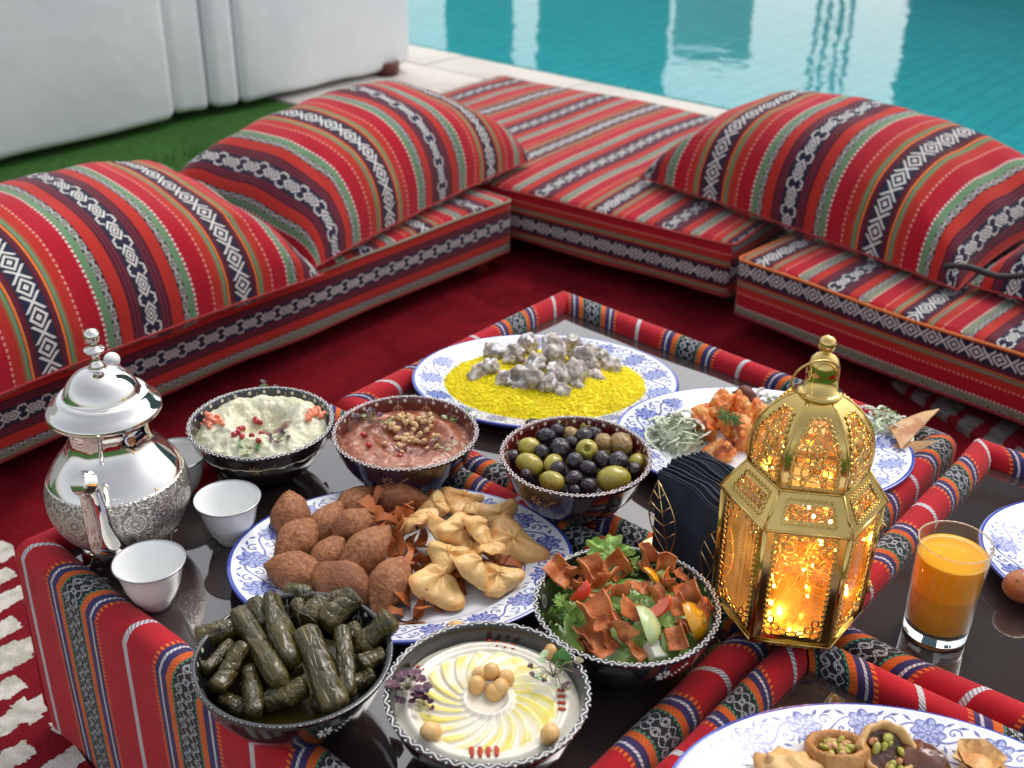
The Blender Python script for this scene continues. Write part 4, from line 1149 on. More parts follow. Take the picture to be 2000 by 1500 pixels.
for i, (px, py, ang, pitch, lift, s, lab) in enumerate([
    (568, 1008, 100, .55, .004, 1.02, 'brown kibbeh at the far left of the platter, its tip pointing up'),
    (636, 1026, 60, .45, .003, 1.0, 'brown kibbeh second from the left in the back row'),
    (694, 986, 50, .2, .002, 1.0, 'brown kibbeh beneath the curled bread strips, left of the rearmost one'),
    (778, 973, 172, .05, .004, 1.12, 'rearmost kibbeh, lying on its side at the top of the platter'),
    (580, 1057, 60, .25, .003, 1.06, 'brown kibbeh in the left column, middle one of three'),
    (690, 1029, 42, .2, .010, .98, 'brown kibbeh in the middle of the heap, above the big tilted one'),
    (640, 1087, 62, .3, .001, .95, 'small brown kibbeh in the centre of the heap'),
    (714, 1078, 50, .35, .010, 1.16, 'large brown kibbeh tilted up against the bread strips'),
    (576, 1116, 168, .05, .000, 1.10, 'brown kibbeh at the near left of the platter, above the vine leaves'),
    (670, 1140, 155, .1, .001, 1.18, 'long brown kibbeh in the front row, just behind the vine leaves'),
    (760, 1140, 72, .25, .004, 1.18, 'plump brown kibbeh in the front row, next to the pale pastries')]):
    p = at(px, py, ZP+.017+lift)
    put('kibbeh', KM[i % 4], p, (RN.uniform(-3, 3), -pitch, radians(ang)), (s*1.13*RN.uniform(.95, 1.06), s*1.13*RN.uniform(.94, 1.05), s*1.13*RN.uniform(.94, 1.04)), lab, 'kibbeh', 'kibbeh on the platter')

# --- fried bread strips
M_strip = mat('fried_bread', (.50, .155, .045), (.42, .115, .032), 40, rough=.5, bump=.3, bscale=300, spec=.4, dark=(.30, .08, .03), dscale=20)
def strip_mesh(seed, L=.05, w=.0105, curl=2.0):
    r = random.Random(seed); mb = MB(); n = 26; k0 = r.uniform(-1, 1)*curl; ph = r.uniform(0, 6)
    pts = []; p = Vector((0, 0, 0)); a = 0; 
    for i in range(n+1):
        pts.append(p.copy()); a += (k0*2.6+sin(i*.35+ph)*2.2)/n; p += Vector((cos(a), 0, sin(a)*.9))*L/n+Vector((0, .0002*sin(i*.5+ph), 0))
    c = sum(pts, Vector())/len(pts); pts = [q-c for q in pts]
    for sg in (-1, 1):
        grid(mb, lambda u, v: pts[int(round(u*n))]+Vector((0, (v-.5)*w*(1+.25*sin(u*9+ph)), 0))+Vector((0, 0, sg*.0005)), n, 3)
    return mb.mesh('fried_bread_strip', M_strip)
SM = [strip_mesh(i, curl=.6+.5*(i % 4)) for i in range(8)]
k = 0
for (px, py, z, ang) in [(725, 985, .030, 60), (740, 1000, .034, 30), (760, 1012, .036, -20), (775, 1025, .036, -35), (750, 1030, .034, 80), (742, 1020, .030, 10), (790, 1000, .030, 70), (812, 990, .026, 90), (828, 985, .020, 50), (800, 1008, .022, 0), (765, 1050, .026, 90), (780, 1065, .024, 60), (800, 1080, .022, 90), (812, 1095, .022, 40), (770, 1082, .024, 120), (795, 1110, .016, 70), (800, 1150, .012, 90), (790, 1175, .010, 20), (775, 1195, .008, 10), (810, 1195, .007, -10), (845, 1190, .007, 30), (790, 1215, .004, 5), (820, 1180, .012, 80), (960, 1100, .010, 5), (975, 1110, .010, -20), (930, 1125, .010, 15), (900, 1105, .010, 60), (850, 1165, .008, 0), (1010, 1105, .006, 30), (780, 1040, .020, 45), (840, 1110, .012, 85), (735, 1005, .026, -60), (760, 1000, .022, 15), (805, 1060, .016, 110), (850, 1100, .008, 20), (870, 1115, .008, 60), (890, 1130, .006, 100), (840, 1125, .008, -20), (900, 1150, .005, 10), (930, 1090, .010, 40), (960, 1110, .007, 80), (830, 1075, .012, 10), (820, 1040, .014, 60), (870, 1065, .012, 30)]:
    put('fried_bread_strip', SM[k % 8], at(px, py, ZP+z*.9), (RN.uniform(-.9, .9), RN.uniform(-.6, .6), radians(ang+RN.uniform(-15, 15))), RN.uniform(.75, 1.1),
        'curled fried bread strip '+place(px, py, 800, 1080, 90, 90)+' of its tangle', 'bread strip', 'fried bread strips on the kibbeh platter'); k += 1
# --- pale folded pastries
def pastry_mat():
    b = NB('pale_pastry'); x, y, z = b.xyz(); r = x.hyp(y)
    n = b.noise(60, 3, rnd=True)
    c = b.mix((r*38+n*.9).ss(1.15, 1.75), (.72, .45, .17), (.56, .23, .05)); c = b.mix(b.noise(35, 3, rnd=True).ss(.52, .68)*.75, c, (.62, .28, .07)); c = b.mix(b.noise(400, 2).ss(.6, .75)*.3, c, (.80, .60, .32))
    b.color(c); b.set(rough=.45, sss=.12, sssr=.006, coat=.08); b.bump(b.noise(60, 3, rnd=True)*1.2+b.noise(240, 3, rnd=True)*.5, .7, .0018); return b.m
M_past = pastry_mat()
def past_mesh(seed):
    r = random.Random(seed); mb = MB(); st = r.uniform(1.0, 1.35); sk = r.uniform(-.25, .25); ph = r.uniform(0, 6)
    def out(th): return .0165*(1+.62*max(0, cos(1.5*th))**1.0*0+.60*(.5+.5*cos(3*th))**1.4)
    def top(a, b):
        th = a*2*pi; R = out(th)*b; ridge = (.5+.5*cos(3*th))**3; side = (.5-.5*cos(3*th))
        z = .0095*(1-b**2.2)**.55*(.70+.45*side)+.0050*ridge*(1-b*.6)
        z += fbm(Vector((R*cos(th)*80, R*sin(th)*80, seed*3.0)))*.0014+.0018*sin(th*5+ph)*b*(1-b)*3
        x = R*cos(th)*st; y = R*sin(th); z += (R**2)*9*sk+.0022*ridge*b**4
        return Vector((x, y, z*1.3))
    grid(mb, top, 60, 14, closed_u=True)
    def bot(a, b):
        th = a*2*pi; q = top(a, 1); return Vector((q.x*b, q.y*b, q.z-.0035*(1-b**4)))
    grid(mb, bot, 60, 5, closed_u=True)
    for f in range(60*14, len(mb.f)): mb.f[f] = mb.f[f][::-1]
    return mb.mesh('folded_pastry', M_past)
PM = [past_mesh(i) for i in range(5)]
for i, (px, py, z, ang, rx, ry, s, lab) in enumerate([
    (898, 982, .014, 30, .3, .2, 1.25, 'pale folded pastry at the very back of the pastry heap'),
    (850, 992, .018, 200, -.2, .3, 1.1, 'pale folded pastry at the back left, beside the rearmost kibbeh'),
    (815, 1030, .024, 160, .2, .6, 1.35, 'pale folded pastry with a long arm lying over the bread strips'),
    (852, 1038, .030, 80, .9, .5, 1.35, 'pale leaf-shaped pastry standing upright at the left of its heap'),
    (888, 1040, .034, 75, .8, -.3, 1.30, 'pale upright pastry in the middle of the heap'),
    (928, 1038, .032, 85, .8, .3, 1.35, 'tall pale pastry right of the middle, its peak pointing up'),
    (975, 1010, .016, 40, .5, -.4, 1.3, 'pale three-cornered pastry at the back right, its corner in the air'),
    (998, 1066, .012, -20, .3, .2, 1.75, 'biggest pale pastry, at the right end of the platter'),
    (872, 1090, .026, 20, .35, 0, 1.25, 'pale pastry lying level in the middle of the heap'),
    (918, 1116, .020, 95, .75, .1, 1.65, 'tall triangular pastry at the front of the heap'),
    (852, 1146, .010, 85, .45, .0, 1.85, 'large pale three-cornered pastry at the front left of the heap'),
    (975, 1136, .010, 10, .2, -.1, 1.4, 'pale crimped pastry at the front right of the heap'),
    (950, 1078, .024, 140, .3, .3, 1.0, 'small pale pastry squeezed between the tall ones'),
    (925, 1000, .014, 140, .2, .3, 1.1, 'pale pastry in the back row behind the tall ones'),
    (905, 1070, .018, 50, .2, .2, 1.4, 'pale pastry underneath the middle of the heap')]):
    put('folded_pastry', PM[i % 5], at(px, py, ZP+z), (rx, ry, radians(ang)), s*.70, lab, 'pastry', 'pale folded pastries on the platter')

# --- yellow rice
M_rice = mat('yellow_rice', (1.0, .88, .002), (1.0, .80, .002), 120, rough=.55)
def rice():
    c = V3((PR[0], PR[1], T)); mb = MB(); a0, b0 = .142, .103
    def hz(x, y):
        q = (x/a0)**2+(y/b0)**2; return .008+.021*max(0, 1-q)**.6+.0012*fbm(Vector((x*50, y*50, 1)))
    grid(mb, lambda a, b: Vector((a0*b*cos(a*2*pi), b0*b*sin(a*2*pi), hz(a0*b*cos(a*2*pi), b0*b*sin(a*2*pi))-.001)), 64, 14, closed_u=True)
    for k in range(11000):
        th = RN.uniform(0, 2*pi); q = sqrt(RN.random())*1.02; x, y = a0*q*cos(th), b0*q*sin(th); p = Vector((x, y, hz(x, y)+RN.uniform(-.0003, .0006)))
        an = RN.uniform(0, pi); el = RN.uniform(-.22, .22); d = Vector((cos(an)*cos(el), sin(an)*cos(el), sin(el)))*RN.uniform(.0028, .0045); s = Vector((-sin(an), cos(an), 0))*.0007; u = Vector((0, 0, .0007))
        mb.add([p-d, p+s, p+u, p-s, p-u, p+d], [[0, 2, 1], [0, 3, 2], [0, 4, 3], [0, 1, 4], [5, 1, 2], [5, 2, 3], [5, 3, 4], [5, 4, 1]])
    tag(mb.build('rice', M_rice, loc=c), 'bright yellow rice heaped on the rear oval platter', 'rice', kind='stuff')
    return lambda x, y: hz(x, y)
rz_ = rice()
def meat_mat():
    b = NB('pale_boiled_meat'); n = b.noise(1.7, 5, rnd=True)
    c = b.mix(n.ss(.42, .6), (.34, .28, .235), (.60, .55, .50)); c = b.mix(b.noise(1.3, 4, rnd=True).ss(.52, .62)*.75, c, (.17, .13, .115)); c = b.mix(b.noise(1.5, 4, rnd=True).ss(.56, .62), c, (.80, .79, .82))
    b.color(c); b.set(rough=.32, sss=.12, sssr=.004, coat=.08); b.bump(b.noise(4, 4, rnd=True, dist=.8), .5, .002); return b.m
M_meat = meat_mat()
def rock_mesh(seed, name, m, cuts=9, flat=.8, nz=.10, sub=3):
    r = random.Random(seed); P = []
    for k in range(cuts): v = Vector((r.gauss(0, 1), r.gauss(0, 1), r.gauss(0, 1))).normalized(); P.append((v, r.uniform(.55, .9)))
    mb = MB()
    def fn(v):
        q = v.copy()
        for n_, d in P:
            e = q.dot(n_)-d
            if e > 0: q -= n_*e*.92
        q *= 1+fbm(v*2.2+Vector((seed*5, 0, 0)))*nz
        return Vector((q.x, q.y*.85, q.z*flat))
    blob(mb, fn, sub); return mb.mesh(name, m)
MM = [rock_mesh(i, 'meat_chunk', M_meat, cuts=7, nz=.24, sub=4) for i in range(6)]
k = 0
for (px, py, z, s, lab) in [(935, 735, .022, .016, 'grey meat chunk at the left end of the heap on the rice'), (968, 690, .026, .017, 'grey meat chunk at the upper left of the heap'), (1002, 697, .034, .016, None), (1032, 672, .034, .016, 'grey meat chunk at the top left of the heap, beside a gap of yellow rice'),
    (1078, 690, .042, .022, 'largest pale meat chunk, at the top centre of the heap'), (1115, 675, .030, .015, 'grey meat chunk behind the largest one'), (1135, 700, .034, .019, None), (985, 745, .026, .015, None), (1012, 735, .034, .014, None), (1046, 712, .040, .015, None), (1042, 740, .036, .017, None),
    (1092, 735, .034, .018, 'pale meat chunk at the front centre of the heap'), (1125, 730, .036, .017, None), (1155, 722, .026, .014, None), (1190, 716, .024, .016, 'dark grey meat chunk at the right end of the heap'), (1165, 745, .018, .0150, 'pale squarish meat chunk lying alone on the rice at the right front'),
    (1020, 760, .022, .013, None), (1060, 762, .022, .014, None), (1095, 768, .022, .0150, 'meat chunk nearest the front edge of the rice'), (1125, 758, .022, .012, None), (960, 720, .030, .014, None), (1175, 700, .022, .012, None), (1150, 690, .026, .013, None), (1070, 748, .036, .013, None)]:
    put('meat_chunk', MM[k % 6], at(px, py, T+z-.001), (RN.uniform(0, 6), RN.uniform(0, 6), RN.uniform(0, 6)), s*1.22, lab or 'grey meat chunk '+place(px, py, 1070, 720, 130, 50)+' of its heap', 'meat', 'meat chunks on the yellow rice'); k += 1

# --- chicken platter
def chick_mat():
    b = NB('orange_grilled_chicken'); n = b.noise(1.6, 4, rnd=True)
    c = b.mix(n.ss(.40, .62), (.80, .19, .018), (.82, .36, .06)); c = b.mix(b.noise(1.3, 5, rnd=True).ss(.55, .64)*.8, c, (.30, .035, .012)); c = b.mix(b.noise(2.2, 4, rnd=True).ss(.60, .68)*.8, c, (.88, .52, .24))
    b.color(c); b.set(rough=.32, coat=.3, sss=.1, sssr=.005); b.bump(b.noise(4, 5, rnd=True), .9, .005); return b.m
M_chick = chick_mat()
CM = [rock_mesh(20+i, 'chicken_piece', M_chick, cuts=6, flat=.75, nz=.35, sub=4) for i in range(4)]
for i, (px, py, z, s, lab) in enumerate([(1405, 800, .040, .023, 'orange chicken piece at the top of the pile, with char marks'), (1375, 825, .030, .020, 'orange chicken piece at the left of the pile'), (1440, 805, .034, .021, 'orange chicken piece at the right of the pile beside the lantern'), (1398, 888, .018, .021, 'orange chicken piece lowest of the pile, nearest the napkins'), (1445, 850, .028, .022, 'red-orange chicken piece half hidden by the lantern shoulder'), (1425, 835, .034, .018, 'orange chicken piece under the green herb sprig'), (1475, 815, .022, .020, 'orange chicken piece mostly behind the lantern dome'), (1465, 880, .012, .02, 'orange chicken piece low against the napkins')]):
    put('chicken_piece', CM[i % 4], at(px, py, T+z), (RN.uniform(0, 6), RN.uniform(0, 6), RN.uniform(0, 6)), (s*1.15, s, s), lab, 'chicken', 'grilled chicken pieces')
M_char = mat('charred_crust', (.13, .045, .03), (.20, .075, .05), 60, rough=.6, bump=.5)
put('charred_piece', rock_mesh(31, 'charred_piece', M_char, cuts=5, nz=.3), at(1455, 772, T+.035), (.3, .4, .2), (.014, .012, .021), 'dark charred crust standing up behind the chicken', 'meat')
M_onion = mat('onion_strand', (.66, .69, .56), (.50, .57, .38), 60, rough=.35, sss=.2, sssr=.003)
M_herb = mat('chopped_herb', (.07, .17, .035), (.13, .25, .06), 80, rough=.55)
M_sumac = mat('sumac_onion', (.42, .33, .33), (.52, .45, .42), 60, rough=.4)
def onion_heap(cpx, cpy, rx, ry, hgt, n, label):
    c = at(cpx, cpy, T+.01); t = thing('onion_salad', label, 'onion salad', c)
    r = random.Random(int(cpx))
    for k in range(n):
        mb = MB(); a = r.uniform(0, 2*pi); q = sqrt(r.random()); p = Vector((rx*q*cos(a), ry*q*sin(a), hgt*(1-q*q)*r.uniform(.55, 1)+.002)); R = r.uniform(.006, .015); a0 = r.uniform(0, 6); sp = r.uniform(2.2, 4.6)
        u = Vector((cos(a0), sin(a0), r.uniform(-.5, .5))).normalized(); v = Vector((-sin(a0), cos(a0), r.uniform(-.9, .9))).normalized()
        pts = [p+u*R*cos(j/14*sp)+v*R*sin(j/14*sp)*.8-Vector((0, 0, .0)) for j in range(15)]
        pts = [Vector((w.x, w.y, max(.001, w.z))) for w in pts]
        tube(mb, pts, .0021, 6, flat=.5); mb.build('onion_strand', M_sumac if r.random() < .12 else M_onion, t)
    mb = MB()
    for k in range(n*7):
        a = r.uniform(0, 2*pi); q = sqrt(r.random()); p = Vector((rx*q*cos(a), ry*q*sin(a), hgt*(1-q*q)*r.uniform(.5, 1)+.003)); d = Vector((r.gauss(0, 1), r.gauss(0, 1), r.gauss(0, .6))).normalized()*r.uniform(.001, .003); e = d.cross(Vector((r.gauss(0, 1), r.gauss(0, 1), 1))).normalized()*.0012
        mb.add([p-d, p+e, p+d, p-e+Vector((0, 0, .0006))], [[0, 1, 2, 3]])
    m2 = MB(); blob(m2, lambda v: Vector((v.x*rx*.8, v.y*ry*.8, max(0, v.z)*hgt*.6))*(1+.2*fbm(v*3)), 3); m2.build('onion_base', M_onion, t)
    o = mb.build('chopped_herbs', M_herb, t, smooth=False); o['kind'] = 'stuff'
onion_heap(1318, 865, .040, .036, .038, 60, 'heap of white onion strands with chopped herbs left of the chicken')
onion_heap(1722, 850, .032, .036, .036, 44, 'heap of white onion strands with chopped herbs right of the lantern')
onion_heap(1490, 800, .022, .018, .02, 14, 'small tuft of onion and herbs glimpsed behind the lantern dome')
M_pita = mat('toasted_pita', (.62, .36, .16), (.70, .48, .26), 40, rough=.6, bump=.3, dark=(.45, .18, .07), dscale=30)
def tri(name, pts, m, label, cat, th=.0016, bend=.004, group=None):
    A, B, C = [V3(p) for p in pts]; mb = MB(); nrm = (B-A).cross(C-A).normalized(); n = 8
    for sg in (-1, 1):
        vs = []; idx = {}
        for i in range(n+1):
            for j in range(n+1-i):
                u, v = i/n, j/n; idx[i, j] = len(vs); vs.append(A+(B-A)*u+(C-A)*v+nrm*(sg*th/2+bend*sin(pi*(u+v))*1.0+fbm((A+(B-A)*u+(C-A)*v)*60)*.0012))
        fs = []
        for i in range(n):
            for j in range(n-i):
                fs.append([idx[i, j], idx[i+1, j], idx[i, j+1]])
                if j < n-i-1: fs.append([idx[i+1, j], idx[i+1, j+1], idx[i, j+1]])
        mb.add(vs, fs)
    return tag(mb.build(name, m), label, cat, group)
tri('pita_triangle', (at(1735, 835, T+.035), at(1760, 878, T+.03), at(1835, 798, T+.055)), M_pita, 'toasted pita triangle pointing up and right beside the onions', 'bread')
tri('pita_triangle', (at(1745, 868, T+.025), at(1748, 905, T+.012), at(1832, 862, T+.035)), M_pita, 'pale pita triangle lying lower, its point over the red roll', 'bread')
tri('pita_triangle', (at(1270, 905, T+.012), at(1340, 940, T+.010), at(1380, 925, T+.012)), M_pita, 'pita edge showing beneath the onions at the near side', 'bread')
# --- generic sprig
def leafmesh(mb, p, d, up, L, w, mi=0, cup=.2):
    d = d.normalized(); s = d.cross(up).normalized(); n = s.cross(d)
    def fn(a, b):
        x = a*L; ww = w*sin(pi*min(1, a*.94+.05))**.75; y = (2*b-1); return p+d*x+s*ww*y+n*(cup*ww*y*y+L*.18*sin(a*2))
    grid(mb, fn, 6, 4, mi=mi)
M_lgreen = mat('green_leaf', (.06, .19, .035), (.10, .26, .06), 50, rough=.4)
M_lpurple = mat('purple_microherb', (.045, .014, .030), (.11, .03, .06), 60, rough=.45)
M_lpale = mat('pale_leaf', (.22, .33, .16), (.30, .40, .22), 50, rough=.45)
M_stem = mat('herb_stem', (.22, .20, .10), rough=.5)
def sprig(label, p, n, R, mats, seed, L=.007, w=.0032, up=.6):
    r = random.Random(seed); t = thing('herb_sprig', label, 'herb', p)
    mb = MB(); tips = []
    for k in range(n):
        a = 2*pi*k/n+r.uniform(-.5, .5); q = r.uniform(.5, 1)*R; e = Vector((q*cos(a), q*sin(a), R*up*r.uniform(.1, .9)+.001)); mid = e*.5+Vector((0, 0, R*.35)); tube(mb, [Vector((0, 0, .001)), mid, e], .00045, 5); tips.append((e, a))
    mb.build('stem', M_stem, t)
    for e, a in tips:
        mb = MB(); d = Vector((cos(a), sin(a), r.uniform(-.3, .5)))
        for q in (-.5, .5):
            dd = Matrix.Rotation(q, 3, 'Z') @ d; leafmesh(mb, e, dd, Vector((0, 0, 1)), L*r.uniform(.7, 1.2), w*r.uniform(.8, 1.2))
        mb.build('leaf', r.choice(mats), t)
    return t
mbh = thing('herb_sprig', 'feathery green dill tuft on top of the orange chicken', 'herb', at(1425, 818, T+.058))
for k in range(34):
    a = RN.uniform(0, 6.28); mb = MB(); R_ = RN.uniform(.008, .018); e = Vector((R_*cos(a), R_*sin(a), RN.uniform(-.006, .010))); tube(mb, [Vector((0, 0, 0)), e*.5+Vector((0, 0, .003)), e], .0006, 5)
    for j in range(4): q = e*(.4+.18*j); d = Vector((RN.gauss(0, 1), RN.gauss(0, 1), RN.gauss(0, 1)))*.0025; tube(mb, [q, q+d], .00045, 4)
    mb.build('dill_frond', M_herb, mbh)

# --- dips
def disc(R, f, nr=60, na=180):
    mb = MB(); grid(mb, lambda a, b: Vector((R*b*cos(a*2*pi), R*b*sin(a*2*pi), f(R*b*cos(a*2*pi), R*b*sin(a*2*pi), b, a*2*pi))), na, nr, closed_u=True, uvf=lambda a, b: (a, b)); return mb
def tahina():
    b = NB('cream_aubergine_dip'); n = b.noise(60, 4); x, y, z = b.xyz()
    c = b.mix(n.ss(.35, .65), (.66, .63, .48), (.56, .55, .36)); c = b.mix(b.noise(160, 3).ss(.56, .66)*.6, c, (.42, .44, .22)); c = b.mix((x-.004).hyp(y*1.15-.010).ss(.034, .010)*.6*b.noise(40, 3).ss(.35, .6), c, (.42, .36, .18))
    c = b.mix(((x-.022).hyp(y-.006)*1.0+b.noise(60, 2)*.01).ss(.019, .012)*.8, c, (.20, .06, .07))
    b.color(c); b.set(rough=.38, sss=.1, sssr=.004, coat=.2); b.bump(b.noise(260, 4), .7, .0015)
    def f(x, y, q, th):
        r = hypot(x-.002, y-.008)/.030; well = -.014*exp(-r*r*1.3)+.010*exp(-((r-1.5)**2)*2.5)+.010*exp(-((x)**2+(y-.045)**2)/.0009)*0
        return .061+well-.010*q**10+.0045*fbm(Vector((x*70, y*70, 2)), 4)+.006*exp(-(y-.035)**2/.0004)
    o = disc(.0775, f).build('dip', b.m, loc=(BT.x, BT.y, T)); tag(o, 'chunky cream aubergine dip with a hollow in the middle', 'dip'); return f
ft = tahina()
def on(f, c, px, py, dz=0, z0=.058):
    z = z0
    for _ in range(4):
        p = at(px, py, T+z); x, y = p.x-c.x, p.y-c.y; z = f(x, y, min(1, hypot(x, y)/.0775), 0)
    return Vector((p.x, p.y, T+z+dz))
M_pom = mat('pomegranate_seed', (.45, .008, .02), (.32, .004, .012), 60, rough=.12, coat=.6, sss=.2, sssr=.003)
pomm = MB(); blob(pomm, lambda v: Vector((v.x*.0040*(1+.25*v.z), v.y*.0034, v.z*.0032)), 2); POM = pomm.mesh('pomegranate_seed', M_pom)
def z2p(zx, zy, ox, oy, sc): return ox+zx/sc, oy+zy/sc
for i, (zx, zy) in enumerate([(515, 340), (520, 370), (435, 385), (405, 410), (430, 440), (380, 425), (550, 405), (590, 410), (530, 450), (490, 435), (560, 440), (545, 385), (415, 400)]):
    p = on(ft, BT, *z2p(zx, zy, 340, 720, 3.226), .0025); put('pomegranate_seed', POM, p, (RN.uniform(0, 3), RN.uniform(0, 3), RN.uniform(0, 3)), 1, 'red pomegranate seed in the hollow of the cream dip', 'seed', 'pomegranate seeds on the cream dip')
M_tom = mat('tomato_dice', (.80, .20, .10), (.85, .32, .18), 50, rough=.22, sss=.2, sssr=.004, coat=.3)
dm = MB(); rbox(dm, 2, 2, 1.6, .35, lambda p, n: (0, 0), 2, 2, z0=-.8); DICE = dm.mesh('tomato_dice', M_tom)
for cx, cy, n, lab in ((232, 335, 20, 'left'), (905, 300, 20, 'right')):
    for k in range(n):
        zx, zy = cx+RN.gauss(0, 36), cy+RN.gauss(0, 22); p = on(ft, BT, *z2p(zx, zy, 340, 720, 3.226), .001+RN.uniform(0, .004))
        put('tomato_dice', DICE, p, (RN.uniform(0, 3), RN.uniform(0, 3), RN.uniform(0, 3)), RN.uniform(.0024, .0036), 'tiny tomato cube in the little heap at the %s side of the cream dip' % lab, 'tomato', 'diced tomato at the %s of the cream dip' % lab)
sprig('small green leaves at the near side of the cream dip', on(ft, BT, *z2p(480, 500, 340, 720, 3.226), .001), 4, .008, [M_lpale, M_lgreen], 3, .009, .005, .2)
sprig('green and dark herb sprig at the far rim of the cream dip', on(ft, BT, *z2p(600, 150, 340, 720, 3.226), .002), 7, .012, [M_lpale, M_lgreen, M_lpurple], 4)
sprig('purple micro herbs near the pomegranate seeds in the cream dip', on(ft, BT, *z2p(660, 455, 340, 720, 3.226), .001), 7, .010, [M_lpurple], 5, .005, .003, .3)
def beet():
    b = NB('red_pepper_dip'); x, y, z = b.xyz(); n = b.noise(50, 4)
    c = b.mix(n.ss(.35, .65), (.36, .115, .052), (.27, .075, .034)); r = (x-.003).hyp(y-.004)
    c = b.mix((r+(b.noise(30, 3)-.5)*.03).ss(.048, .030)*.85, c, (.22, .045, .02)); c = b.mix(b.noise(300, 3).ss(.58, .66)*.5, c, (.60, .30, .2)); c = b.mix((x-.012).hyp(y+.006).ss(.030, .012)*.5, c, (.20, .07, .06))
    b.color(c); b.set(rough=.32, coat=.35, sss=.06, sssr=.003); b.bump(b.noise(330, 4), .6, .0013)
    def f(x, y, q, th):
        r = hypot(x-.003, y-.004)/.034; return .056-.012*exp(-r**4*1.2)+.0035*exp(-((r-1.35)**2)*9)+.0026*fbm(Vector((x*60, y*60, 7)), 4)+.0012*sin(r*9+th)-.004*q**14
    tag(disc(.077, f).build('dip', b.m, loc=(BB.x, BB.y, T)), 'brick-red pepper dip with a swirled hollow', 'dip'); return f
fb = beet()
M_wal = mat('walnut_crumb', (.78, .55, .30), (.62, .38, .17), 1.5, rough=.6, bump=.8, bscale=4, bdist=.0015)
WM = [rock_mesh(50+i, 'walnut_crumb', M_wal, cuts=6, nz=.35, sub=2) for i in range(4)]
for k in range(60):
    zx, zy = RN.gauss(1490, 85), RN.gauss(425, 48); p = on(fb, BB, *z2p(zx, zy, 340, 720, 3.226), .002+RN.uniform(0, .004))
    put('walnut_crumb', WM[k % 4], p, (RN.uniform(0, 6), RN.uniform(0, 6), 0), RN.uniform(.0028, .0052), 'crumb of crushed walnut heaped in the middle of the red dip', 'walnut', 'crushed walnut on the red dip')
for zx, zy in ((1195, 425), (1228, 490), (1425, 560)):
    put('pomegranate_seed', POM, on(fb, BB, *z2p(zx, zy, 340, 720, 3.226), .002), (1, .4, .3), 1.0, {1195: 'pomegranate seed at the left of the red dip, the upper of two', 1228: 'pomegranate seed at the left of the red dip, the lower of two', 1425: 'dark pomegranate seed alone at the near edge of the red dip'}[zx], 'seed')
sprig('dark purple herb sprig at the left of the walnut heap on the red dip', on(fb, BB, *z2p(1240, 350, 340, 720, 3.226), .001), 12, .020, [M_lpurple, M_lpurple, M_lpale], 8)
sprig('green and purple herb sprig at the right rim of the red dip', on(fb, BB, *z2p(1810, 340, 340, 720, 3.226), .001), 11, .018, [M_lpurple, M_lpale, M_lgreen], 9)
sprig('thin pale sprig at the near right of the red dip', on(fb, BB, *z2p(1690, 490, 340, 720, 3.226), .001), 6, .015, [M_lpale, M_lpurple], 10, .005, .002, .2)
# --- hummus
def hummus():
    b = NB('white_hummus'); x, y, z = b.xyz(); r = x.hyp(y)*1000; th = y.at2(x)
    g = ((th*(21/(2*pi))+r*.052+(b.noise(25, 2)-.5)*.8).frac())
    inb = r.ss(20, 27)*(1-r.ss(55, 60))
    oil = (g.ss(.10, .5)*(1-g.ss(.80, .98))*inb*b.noise(22, 3).ss(.30, .52)*1.0).cl()
    pool = b.noise(16, 3).ss(.46, .60)*r.ss(28, 38)*(1-r.ss(56, 60))
    c = b.mix(b.noise(80, 3).ss(.3, .7), (.72, .68, .58), (.68, .64, .54)); c = b.mix((oil.max(pool)*.95).cl(), c, (.70, .60, .10))
    b.color(c); b.set(rough=.26, sss=.15, sssr=.005, coat=.3); b.bump(b.noise(120, 3), .12, .001)
    def f(x, y, q, t):
        r = hypot(x, y)*1000; g = (t*21/(2*pi)+r*.052) % 1.0; saw = (g*1.25 if g < .8 else 1-(g-.8)*5)
        z = .057
        k = max(0, min(1, (r-18)/8))*max(0, min(1, (60-r)/5)); z += .0030*saw*k
        z += .0045*exp(-((r-18.5)/3.2)**2)-.004*exp(-(r/13)**4)
        z += .0050*exp(-((r-66)/5.0)**2)+.0015*exp(-((r-60.5)/1.5)**2)+.0006*fbm(Vector((x*50, y*50, 4)))
        return z-.002*q**12
    tag(disc(.0765, f, 110, 300).build('hummus', b.m, loc=(BHU.x, BHU.y, T)), 'smooth white hummus combed into a spiral with golden oil', 'dip'); return f
fh = hummus()
M_chp = mat('chickpea', (.62, .36, .12), (.70, .45, .19), 60, rough=.4, sss=.12, sssr=.003, bump=.15)
def chp_mesh(seed):
    mb = MB(); blob(mb, lambda v: Vector((v.x*.0082, v.y*.0075, v.z*.0072))*(1+.12*exp(-((v.x-.9)**2+v.y**2)*6)-.10*exp(-((v.y)**2)*30)*max(0, v.x)+fbm(v*2+Vector((seed, 0, 0)))*.05), 3); return mb.mesh('chickpea', M_chp)
CH = [chp_mesh(i) for i in range(3)]
